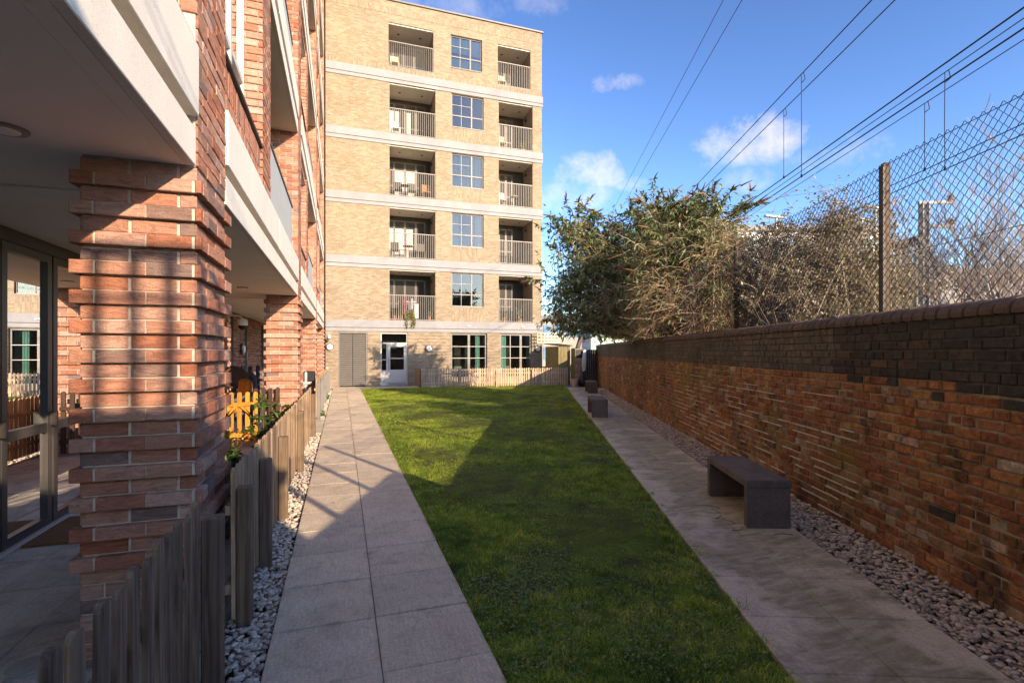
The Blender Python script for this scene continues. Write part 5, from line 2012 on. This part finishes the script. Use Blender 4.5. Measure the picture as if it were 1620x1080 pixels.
def make_balcony_things():
    # y just inside the balustrades; z of balcony floors
    Z = [3.16, 6.16, 9.14, 12.12, 15.32]
    y = FY + .45

    def airer(label, x, z, cloths):
        r = empty('clothes_airer', (x, y, z))
        tag(r, label, 'clothes airer')
        f = MB()
        for s in (-1, 1):
            f.tube([(x - .45, y + s * .22, z), (x - .30, y - s * .10, z + 1.0)], .008, n=5)
            f.tube([(x + .45, y + s * .22, z), (x + .30, y - s * .10, z + 1.0)], .008, n=5)
        for q in range(5):
            f.tube([(x - .42, y - .2 + q * .1, z + .95), (x + .42, y - .2 + q * .1, z + .95)], .005, n=4)
        f.build('frame', M['white_plastic'], r)
        for (dx, w, top, ln, mat) in cloths:
            c = MB()
            n = 6
            for i in range(n):
                xa, xb = x + dx + w * i / n, x + dx + w * (i + 1) / n
                ya, yb = y - .22 + .02 * math.sin(i * 1.7), y - .22 + .02 * math.sin((i + 1) * 1.7)
                c.add([(xa, ya, z + top - ln - .04 * math.sin(i)), (xb, yb, z + top - ln - .04 * math.sin(i + 1)), (xb, yb, z + top), (xa, ya, z + top),
                       (xa, ya + .012, z + top - ln - .04 * math.sin(i)), (xb, yb + .012, z + top - ln - .04 * math.sin(i + 1)), (xb, yb + .012, z + top), (xa, ya + .012, z + top)],
                      [(0, 1, 2, 3), (7, 6, 5, 4), (3, 2, 6, 7), (0, 4, 5, 1)])
            c.build('laundry', mat, r)
    airer('clothes airer with red and white laundry on the lowest left balcony', 3.05, Z[0], ((-.20, .11, 1.12, .82, M['red_cloth']), (.18, .08, 1.08, .5, M['white_cloth']), (-.42, .2, 1.0, .6, M['dark_metal']), (.30, .22, .82, .72, M['white_cloth']), (.06, .10, .95, .4, M['blue_cloth'])))

    def chair(label, x, z, mat, s=1.0):
        r = empty('balcony_chair', (x, y + .1, z))
        tag(r, label, 'chair')
        MB().bev(x - .2, x + .2, y - .1, y + .3, z + .42, z + .46, .01).build('seat', mat, r)
        MB().bev(x - .2, x + .2, y + .29, y + .32, z + .50, z + .90, .01).build('backrest', mat, r)
        for a in (-.18, .18):
            for b in (-.08, .30):
                MB().box(x + a - .015, x + a + .015, y + b - .015, y + b + .015, z, z + (.42 if b < 0 else .9)).build('leg', mat, r)

    def table(label, x, z, mat, rr=.28):
        r = empty('balcony_table', (x, y + .1, z))
        tag(r, label, 'table')
        MB().disc((x, y + .1, z + .68), (0, 0, 1), rr, .025, 20).build('tabletop', mat, r)
        MB().tube([(x, y + .1, z), (x, y + .1, z + .68)], .02, n=6).build('stem', mat, r)
        MB().disc((x, y + .1, z), (0, 0, 1), .18, .015, 16).build('base', mat, r)
    chair('dark metal chair at the left end of the second storey left balcony', 2.48, Z[1], M['dark_metal'])
    chair('dark metal chair at the right end of the second storey left balcony', 3.75, Z[1], M['dark_metal'])
    table('small round table on the second storey left balcony', 3.12, Z[1], M['terracotta'])
    chair('dark chair at the left of the third storey left balcony', 2.62, Z[2], M['dark_metal'])
    chair('dark chair in the middle of the third storey left balcony', 3.28, Z[2], M['dark_metal'])
    chair('orange wooden chair at the right of the third storey left balcony', 4.0, Z[2], M['orange_wood'])
    table('round table between the chairs of the third storey left balcony', 2.95, Z[2], M['dark_metal'], .22)
    chair('white chair on the fourth storey left balcony', 2.5, Z[3], M['white_plastic'])
    chair('pale chair behind the top left balustrade', 2.45, Z[4], M['cream_cloth'])
    chair('pale chair behind the top right balustrade', 7.95, Z[4], M['cream_cloth'])
    chair('pale chair on the fourth storey right balcony', 7.95, Z[3], M['cream_cloth'])
    chair('white chair on the third storey right balcony', 7.95, Z[2], M['white_plastic'])
    table('low table on the third storey right balcony', 8.6, Z[2], M['cream_cloth'], .24)
    potted('balcony_plant', 'leafy pot plant at the left of the lowest left balcony', (2.42, y, Z[0]), .62, M['laurel_leaf'], 60, True, .14, .025, .1)
    potted('balcony_plant', 'small pot plant in the middle of the lowest left balcony', (2.75, y - .2, Z[0]), .40, M['yellow_leaf'], 50, True, .12, .02, .07, pot_r=.09)
    potted('balcony_plant', 'small green pot plant at the right of the lowest left balcony', (4.1, y - .2, Z[0]), .42, M['yellow_leaf'], 50, True, .12, .02, .07, pot_r=.09)
    potted('balcony_plant', 'tall shrub in a pot on the lowest right balcony', (8.9, y, Z[0]), .95, M['laurel_leaf'], 110, True, .12, .02, .16, 8)
    potted('balcony_plant', 'low plant in a pot at the left of the lowest right balcony', (8.05, y, Z[0]), .6, M['laurel_leaf'], 70, True, .12, .02, .14, 7)
    potted('balcony_plant', 'pot plant at the right of the fourth storey right balcony', (9.1, y, Z[3]), .6, M['yellow_leaf'], 60, True, .12, .02, .10)
    # trailing plant over the band
    r = empty('trailing_plant', (3.10, FY - .02, Z[0]))
    tag(r, 'yellow green plant trailing over the band from the lowest left balcony', 'plant')
    lf, st = MB(), MB()
    for i in range(9):
        a = random.uniform(-.22, .22)
        pts = [Vector((3.10 + a * .3, FY + .1, Z[0] + .35)), Vector((3.10 + a, FY - .04, Z[0] + .30)), Vector((3.10 + a * 1.3, FY - .12, Z[0] - .05)), Vector((3.10 + a * .9, FY - .13, Z[0] - random.uniform(.1, .55)))]
        st.tube(pts, .006, .003, 4)
        for p, q in zip(pts[:-1], pts[1:]):
            for t in (.2, .5, .8):
                leaf_cluster(lf, p.lerp(q, t), 3, .03, .13, .022, 0)
    st.build('stem', M['yellow_leaf'], r)
    lf.build('leaf', M['yellow_leaf'], r)


make_balcony_things()

# ------------------------------------------------------------------ shrubs and trees
def bez(a, b, c, t):
    return a * ((1 - t) ** 2) + b * (2 * t * (1 - t)) + c * (t * t)


def in_ell(c, r, power=0.30):
    while True:
        v = Vector((random.gauss(0, 1), random.gauss(0, 1), random.gauss(0, 1)))
        if v.length > .01:
            break
    v.normalize()
    k = random.random() ** power
    return Vector((c[0] + v.x * r[0] * k, c[1] + v.y * r[1] * k, c[2] + v.z * r[2] * k))


def add_leaf(V, p, d, l, w):
    s = d.cross(Vector((random.gauss(0, .5), random.gauss(0, .5), 1)))
    if s.length < .01:
        s = Vector((1, 0, 0))
    s.normalize()
    m = p + d * (l * .45)
    t = p + d * l + Vector((0, 0, -l * random.uniform(.05, .3)))
    V.append((p, m + s * w, t, m - s * w))


def shrub(name, label, base_fn, ells, stems, twigs, leaf_mat, twig_mat, leaf_l, leaf_w, leaves_per, seed, stem_r=.012, twig_len=(.25, .7), heads=0, cat='shrub', trunk=None, droop=.25, twig_r=.0035, wild=1.0, sag=-.10, shoots=0):
    random.seed(seed)
    root = empty(name, base_fn())
    tag(root, label, cat)
    tw, tk = MB(), MB()
    LV, HD = [], MB()
    wts = [e[2] for e in ells]
    if trunk:
        for (a, b, r0, r1) in trunk:
            tk.tube([a, a.lerp(b, .4) + Vector((.06, .04, 0)), b], r0, r1, 7)
    for _ in range(stems):
        e = random.choices(ells, wts)[0]
        tgt = in_ell(e[0], e[1])
        b = base_fn()
        h = max(.4, tgt.z - b.z)
        ctrl = b.lerp(tgt, .25) + Vector((random.gauss(0, .15), random.gauss(0, .15), h * random.uniform(.35, .75)))
        n = 8
        pts = [bez(b, ctrl, tgt, i / n) for i in range(n + 1)]
        for i, q in enumerate(pts):        # keep behind the old wall below its coping
            lxq = (q.x - WC) * WCO - q.y * WSI
            if q.z < 2.12 and lxq < .40:
                pts[i] = q + (-WN) * (.42 - lxq)
        # droop at the end
        pts[-1] = pts[-1] + Vector((0, 0, -droop * random.random()))
        tk.tube(pts, stem_r * random.uniform(.7, 1.3), twig_r, 4)
        for _k in range(twigs):
            t = random.uniform(.35, 1.0)
            p = bez(b, ctrl, tgt, t)
            if p.z < 2.3 and (p.x - WC) * WCO - p.y * WSI < .6:
                continue
            d = (bez(b, ctrl, tgt, min(1, t + .05)) - bez(b, ctrl, tgt, t - .05)).normalized()
            d = (d + Vector((random.gauss(0, .75), random.gauss(0, .75), random.gauss(.0, .6)))).normalized()
            ln = random.uniform(*twig_len)
            q = [p]
            for i in range(4):
                d = (d + Vector((random.gauss(0, .18 * wild), random.gauss(0, .18 * wild), random.gauss(sag, .16 * wild)))).normalized()
                q.append(q[-1] + d * (ln / 4))
            tw.tube(q, twig_r, twig_r * .45, 3)
            lp = leaves_per * e[3]
            k = int(lp) + (random.random() < lp % 1)
            for _l in range(k):
                i = random.randrange(1, 5)
                pp = q[i] + (q[i - 1] - q[i]) * random.random()
                dd = (d * .7 + Vector((random.gauss(0, .7), random.gauss(0, .7), random.gauss(-.25, .5)))).normalized()
                add_leaf(LV, pp, dd, leaf_l * random.uniform(.6, 1.3), leaf_w * random.uniform(.7, 1.3))
            if heads and random.random() < heads * min(1, e[3]):
                # dried flower spike: a knobbly tapering spindle
                hd = (d + Vector((random.gauss(0, .35), random.gauss(0, .35), random.uniform(-.4, .8)))).normalized()
                hl = random.uniform(.12, .30)
                hp = [q[-1] + hd * hl * f + Vector((0, 0, -.10 * hl * f * f)) for f in (0, .25, .5, .75, 1)]
                HD.tube(hp, .020, .006, 5)
    for _ in range(shoots):                  # long free shoots breaking the outline
        e = random.choice([q for q in ells if q[3] > .5])
        az = random.uniform(0, 6.283)
        p0 = Vector(e[0]) + Vector((math.cos(az) * e[1][0] * .7, math.sin(az) * e[1][1] * .7, e[1][2] * random.uniform(.2, .8)))
        d = Vector((math.cos(az) * .6, math.sin(az) * .6, random.uniform(.1, .9))).normalized()
        q = [p0]
        ln = random.uniform(.3, .75)
        for i in range(6):
            d = (d + Vector((random.gauss(0, .08), random.gauss(0, .08), -.07))).normalized()
            q.append(q[-1] + d * ln / 6)
        tw.tube(q, twig_r * 1.4, twig_r * .6, 4)
        for i in range(1, 7):
            for _l in range(7):
                dd = (d * .5 + Vector((random.gauss(0, .7), random.gauss(0, .7), random.gauss(-.2, .5)))).normalized()
                add_leaf(LV, q[i], dd, leaf_l * random.uniform(.7, 1.2), leaf_w * random.uniform(.8, 1.2))
        if heads:
            for s_ in range(random.choice((1, 1, 2, 3))):
                hd = (d + Vector((random.gauss(0, .3), random.gauss(0, .3), random.uniform(-.2, .5)))).normalized()
                hl = random.uniform(.18, .34)
                HD.tube([q[-1] + hd * hl * f + Vector((0, 0, -.15 * hl * f * f)) for f in (0, .25, .5, .75, 1)], .024, .007, 5)
    tk.build('branches', twig_mat, root)
    tw.build('twigs', twig_mat, root)
    if LV:
        n = len(LV)
        v = np.array([[(q.x, q.y, q.z) for q in lf] for lf in LV], np.float32).reshape(-1, 3)
        f = np.arange(n)[:, None] * 4 + np.array([[0, 1, 2, 3]])
        np_obj('leaves', v, f, leaf_mat, root)
    if HD.v:
        HD.build('seed_heads', M['seed_head'], root)['kind'] = 'stuff'
    return root


def tup(v):
    return (v.x, v.y, v.z)


def make_shrubs():
    # big buddleia overhanging the far end of the wall: (centre, radii, weight, leafiness)
    b0 = wl(.75, 15.2, 0)
    ells = [(at(925, 410, 15.2), (1.15, 1.2, 1.25), 1.1, 1.2), (at(1000, 385, 15), (1.25, 1.2, 1.15), 1.2, 1.1), (at(1035, 350, 14.6), (.55, .6, .62), .35, 1.2),
            (at(885, 480, 15.2), (.50, .6, .95), .5, 1.2), (at(970, 475, 14.8), (1.35, 1.2, 1.05), 1.2, .25), (at(905, 365, 15.4), (.6, .6, .5), .3, 1.3),
            (at(930, 525, 15.6), (.9, .8, .35), .35, .6)]
    shrub('buddleia', 'large overgrown buddleia with green leaves and brown seed heads overhanging the wall end',
          lambda: b0 + Vector((random.gauss(0, .25), random.gauss(0, .4), random.uniform(0, .5))), ells, 640, 13, M['buddleia_leaf'], M['twig_brown'], .16, .028, 5.6, 11, heads=.10,
          trunk=[(b0, b0 + Vector((-.5, .1, 2.6)), .09, .05), (b0 + Vector((.2, .5, 0)), b0 + Vector((.2, .9, 2.6)), .07, .04)], twig_len=(.25, .75), shoots=70)
    b1 = wl(1.0, 11.2, 0)
    ells = [(at(1090, 470, 12.2), (1.35, 1.0, 1.0), 1.3, .12), (at(1065, 402, 12.4), (1.1, .9, .75), .8, .9), (at(1120, 368, 12.0), (.75, .7, .62), .45, 1.0), (at(1150, 420, 11.5), (.75, .7, 1.0), .7, .35), (at(1080, 358, 12.3), (.55, .5, .55), .25, 1.0), (at(1140, 500, 11.4), (.9, .8, .5), .5, .1)]
    shrub('buddleia', 'brown twiggy buddleia with arching dead stems behind the middle of the wall',
          lambda: b1 + Vector((random.gauss(0, .5), random.gauss(0, .5), random.uniform(0, .8))), ells, 680, 20, M['buddleia_leaf'], M['twig_brown'], .15, .025, 3.9, 12, heads=.05, twig_len=(.3, 1.0), twig_r=.0042, sag=-.22, shoots=55)
    b2 = wl(1.1, 7.0, 0)
    ells = [(at(1240, 430, 8.27), (0.88, 0.80, 0.88), 1.2, 1.0), (at(1330, 420, 7.92), (0.88, 0.80, 0.92), 1.2, 1.0), (at(1200, 420, 8.62), (0.44, 0.56, 0.79), .6, 1.0), (at(1370, 370, 7.92), (0.53, 0.48, 0.70), .35, .5), (at(1310, 330, 8.10), (0.62, 0.48, 0.40), .25, .35), (at(1430, 440, 7.57), (0.62, 0.64, 0.35), .5, .7), (at(1290, 490, 7.92), (1.14, 0.72, 0.31), .6, 1.0)]
    shrub('bramble_thicket', 'pale tangled bramble thicket behind the chain link fence',
          lambda: b2 + Vector((random.gauss(0, .8), random.gauss(0, 1.0), random.uniform(0, .8))), ells, 330, 36, M['bramble_leaf'], M['twig_tan'], .052, .017, 6.0, 13, twig_len=(.14, .5), stem_r=.004, twig_r=.0026, wild=1.8)


make_shrubs()


def bare_tree(name, label, base, height, seed, mat, spread=.55, levels=6, r0=None, lean=(0, 0), trunk_frac=.3, rmin=.013):
    random.seed(seed)
    root = empty(name, base)
    tag(root, label, 'tree')
    tk, cr = MB(), MB()
    r0 = r0 or height * .016

    def grow(p, d, ln, r, lev):
        n = 3
        q = [p]
        for i in range(n):
            d = (d + Vector((random.gauss(0, .11), random.gauss(0, .11), random.gauss(.04, .08)))).normalized()
            q.append(q[-1] + d * ln / n)
        (tk if lev < 2 else cr).tube(q, r, max(rmin, r * .62), 6 if lev < 2 else 4 if lev < 4 else 3)
        if lev >= levels:
            return
        for _ in range(random.choice((2, 3, 3) if lev < 4 else (2, 2, 3))):
            t = random.choice((1, 1, 2, 3))
            a = Vector((random.gauss(0, spread), random.gauss(0, spread), random.gauss(.12, spread * .5)))
            grow(q[t if lev else 3], (d + a).normalized(), ln * random.uniform(.58, .86), max(rmin, r * random.uniform(.5, .66)), lev + 1)
    grow(Vector(base), Vector((lean[0], lean[1], 1)).normalized(), height * trunk_frac, r0, 0)
    tk.build('trunk', mat, root)
    cr.build('crown', mat, root)
    return root


def ground_at(u, d):
    p = at(u, 556, d)
    p.z = -.1
    return p


def make_trees():
    B = M['bare_branch']
    bare_tree('bare_tree', 'broad leafless tree far behind the bramble thicket, left of the wooden post', ground_at(1330, 30), 13.0, 21, B, .62, 7)
    bare_tree('bare_tree', 'leafless tree beside the broad one, hidden lower down by brambles', ground_at(1255, 34), 12.0, 22, B, .6, 7)
    bare_tree('bare_tree', 'leafless tree between the wooden post and the steel mast', ground_at(1425, 32), 11.5, 25, B, .6, 7)
    bare_tree('bare_tree', 'small leafless tree beyond the right corner of the yellow block', ground_at(905, 48), 16.5, 23, B, .42, 6)
    bare_tree('bare_tree', 'leafless tree far away at the right edge behind the chain link', ground_at(1560, 36), 12.5, 24, B, .6, 7)
    bare_tree('bare_tree', 'dense leafless tree right of the steel mast behind the saplings', ground_at(1500, 22), 8.6, 27, B, .62, 8, rmin=.007)
    bare_tree('bare_tree', 'dense leafless tree cut by the right frame edge', ground_at(1600, 20), 8.4, 28, B, .62, 8, rmin=.007)
    P = M['birch_bark']
    for i, (u, d, h, s) in enumerate(((1510, 11, 4.6, 31), (1555, 10.5, 5.4, 32), (1590, 10, 5.8, 33), (1618, 9.5, 6.2, 34), (1475, 12.5, 4.2, 35), (1648, 9.0, 5.6, 36))):
        labs = ('slender pale sapling right of the steel mast', 'slender pale sapling second from the right frame edge', 'taller pale sapling close to the right frame edge', 'tallest pale sapling at the right frame edge', 'short pale sapling just beside the steel mast', 'pale sapling half out of frame on the right')
        bare_tree('sapling', labs[i], ground_at(u, d), h, s, P, .38, 6, r0=.030, trunk_frac=.34, rmin=.0042)


make_trees()


# ------------------------------------------------------------------ railway: wires, mast, far buildings
def make_railway():
    def wire(label, ratio, L, r=.0075, y0=-12, y1=110):
        """parallel to the wall: lateral distance L, seen at slope ratio L / height above the eye"""
        hz = CAM_H + L / ratio
        lx = L - WC * WCO
        o = MB().tube([wl(lx, y0, hz), wl(lx, (y0 + y1) / 2, hz), wl(lx, y1, hz)], r, n=5).build('overhead_wire', M['wire_black'])
        tag(o, label, 'wire', 'overhead railway wires')
        return lx, hz

    def dropper(label, u, top_ratio, bot_ratio, L):
        lx = L - WC * WCO
        s = ly_of(u, lx)
        zt, zb_ = CAM_H + L / top_ratio, CAM_H + L / bot_ratio
        mb = MB()
        mb.tube([wl(lx, s, zt), wl(lx + .01, s + .02, (zt + zb_) / 2), wl(lx, s, zb_)], .005, n=4)
        mb.tube([wl(lx, s - .06, zt), wl(lx + .03, s - .05, zt - .10), wl(lx, s, zt - .13)], .006, n=4)
        mb.bev(*(lambda p: (p.x - .012, p.x + .012, p.y - .012, p.y + .012, p.z - .015, p.z + .035))(wl(lx, s, zb_)), .005)
        o = mb.build('dropper', M['wire_black'])
        tag(o, label, 'wire', 'droppers between the railway wires')
    wire('leftmost of the overhead railway wires', .525, 4.3)
    wire('second overhead railway wire from the left', .578, 4.3)
    wire('third overhead wire, upper of the middle pair carrying droppers', .947, 3.95)
    wire('fourth overhead wire, lower of the middle pair carrying droppers', 1.013, 4.35)
    wire('top wire of the right-hand overhead group', 1.41, 4.35, .009)
    wire('thin second wire of the right-hand overhead group', 1.455, 5.2, .006)
    wire('third wire of the right-hand overhead group', 1.50, 3.95, .008)
    wire('lowest wire of the right-hand overhead group', 1.555, 5.5, .006)
    wire('higher wire crossing behind the chain link mesh', 2.125, 5.5, .007)
    wire('lower wire crossing behind the chain link mesh', 2.23, 5.2, .007)
    dropper('long dropper hanging from the upper middle wire', 1268, .947, 1.50, 3.95)
    dropper('short dropper hanging from the lower middle wire', 1240, 1.013, 1.41, 4.35)
    dropper('far short dropper near the buddleia top', 1127, 1.013, 1.41, 4.35)
    dropper('dropper crossing the top of the chain link', 1495, 1.455, 2.23, 5.2)
    dropper('dropper left of the one crossing the chain link', 1463, 1.555, 2.125, 5.5)
    # steel mast
    L = 8.6
    s = ly_of(1462, L - WC * WCO)
    m = empty('railway_mast', wl(L - WC * WCO, s, 0), -WANG)
    tag(m, 'grey steel railway mast with bracket arms behind the chain link', 'mast')
    lx = L - WC * WCO
    d_m = at(1462, 556, 1)
    dep = wl(lx, s).x * SA + wl(lx, s).y * CA
    ztop = CAM_H + (556 - 322) / FPX * dep
    b = MB()
    b.obox(wl(lx, s), WU, WN, None, -.075, .075, -.075, -.055, -.1, ztop)
    b.obox(wl(lx, s), WU, WN, None, -.075, .075, .055, .075, -.1, ztop)
    b.obox(wl(lx, s), WU, WN, None, -.01, .01, -.054, .054, -.1, ztop)
    b.build('column', M['galvanised'], m)
    for z in (ztop - .02, ztop - .55):
        MB().obox(wl(lx, s), WU, -WN, None, -.03, .03, -.12, .62, z, z + .07).build('bracket', M['galvanised'], m)
        MB().lathe(tup(wl(lx + .56, s, z + .07)), [(.05, 0), (.07, .03), (.05, .06), (.07, .09), (.04, .14)], 10).build('insulator', M['rust_steel'], m)
    # steel barrier running along the track
    f = empty('steel_barrier', wl(lx, s + 3, 0), -WANG)
    tag(f, 'dark steel barrier with uprights running away left of the railway mast', 'barrier')
    zt = CAM_H + (556 - 368) / FPX * dep
    MB().obox(wl(lx + .2, s), WU, WN, None, .3, 5.5, -.06, .06, zt - .15, zt + .03).build('beam', M['dark_metal'], f)
    for i in range(9):
        MB().obox(wl(lx + .2, s + .5 + i * .6), WU, WN, None, -.05, .05, -.04, .04, 0, zt - .151).build('upright', M['galvanised'], f)
    # lamp standards on the platform
    for i, (u, v, d) in enumerate(((1228, 345, 28), (1330, 350, 30), (1364, 348, 30), (1385, 330, 32))):
        g = ground_at(u, d)
        zt = CAM_H + (556 - v) / FPX * d
        r = empty('platform_lamp', g)
        tag(r, ('first pale platform lamp from the left behind the brambles', 'second pale platform lamp from the left behind the brambles', 'third pale platform lamp from the left behind the brambles', 'pale platform lamp just left of the wooden post')[i], 'lamp')
        MB().tube([g, (g.x, g.y, zt)], .09, .07, 8).build('pole', M['white_panel'], r)
        MB().bev(g.x - .8, g.x + .6, g.y - .12, g.y + .12, zt, zt + .12, .03).build('lamp_head', M['white_panel'], r)


make_railway()


def far_building(label, u0, u1, vtop, d, mats, floors, cols, depth=10, name='far_building', z0=-.1):
    """building far off, its front square to the line of sight of its middle"""
    pa, pb = at(u0, 556, d), at(u1, 556, d)
    pa.z = pb.z = 0
    top = CAM_H + (556 - vtop) / FPX * d
    U = (pb - pa)
    W = U.length
    U.normalize()
    Nn = Vector((U.y, -U.x, 0))
    root = empty(name, (pa + pb) / 2)
    tag(root, label, 'building')
    wall = MB()
    wall.obox(pa, U, Nn, None, 0, W, -depth, 0, z0, top)
    wall.build('wall', mats[0], root)
    MB().obox(pa, U, Nn, None, -.2, W + .2, -depth - .2, .25, top + .01, top + .45).build('roof', mats[2], root)
    fh = (top - .3) / floors
    cw = W / cols
    for i in range(floors):
        for j in range(cols):
            w = MB().obox(pa, U, Nn, None, j * cw + cw * .14, (j + 1) * cw - cw * .14, .005, .06, i * fh + fh * .28, i * fh + fh * .86).build('window', mats[1], root)
    return root


def make_far():
    far_building('far building clad in white and blue panels behind the bramble thicket', 1168, 1398, 366, 46, (M['white_panel'], M['blue_panel'], M['pale_concrete']), 4, 9)
    far_building('long low pinkish building behind the saplings at right', 1400, 1760, 432, 40, (M['pink_render'], M['frame_grey'], M['pale_concrete']), 2, 9)
    far_building('pale house beyond the shed between the yellow block and the buddleia', 858, 935, 505, 60, (M['pink_render'], M['blue_panel'], M['pale_concrete']), 2, 5)


make_far()


def make_behind():
    # unseen terrace, added to darken the reflections in the ground floor windows
    root = empty('terrace', (20, -42, 0))
    tag(root, 'unseen brick terrace added behind the viewpoint to darken window reflections', 'building')
    MB().box(2, 44, -50, -42, -.1, 7.2).build('wall', M['stock_brickwork'], root)
    MB().box(1.8, 44.2, -50.2, -41.8, 7.21, 7.5).build('roof', M['dark_wood'], root)
    for i in range(14):
        for k in range(2):
            MB().box(3 + i * 3, 4.3 + i * 3, -41.995, -41.95, 1 + k * 3, 2.7 + k * 3).build('window', M['frame_dark'], root)


make_behind()
print('objects', len(bpy.data.objects), 'tris', sum(len(o.data.polygons) for o in bpy.data.objects if o.type == 'MESH'))
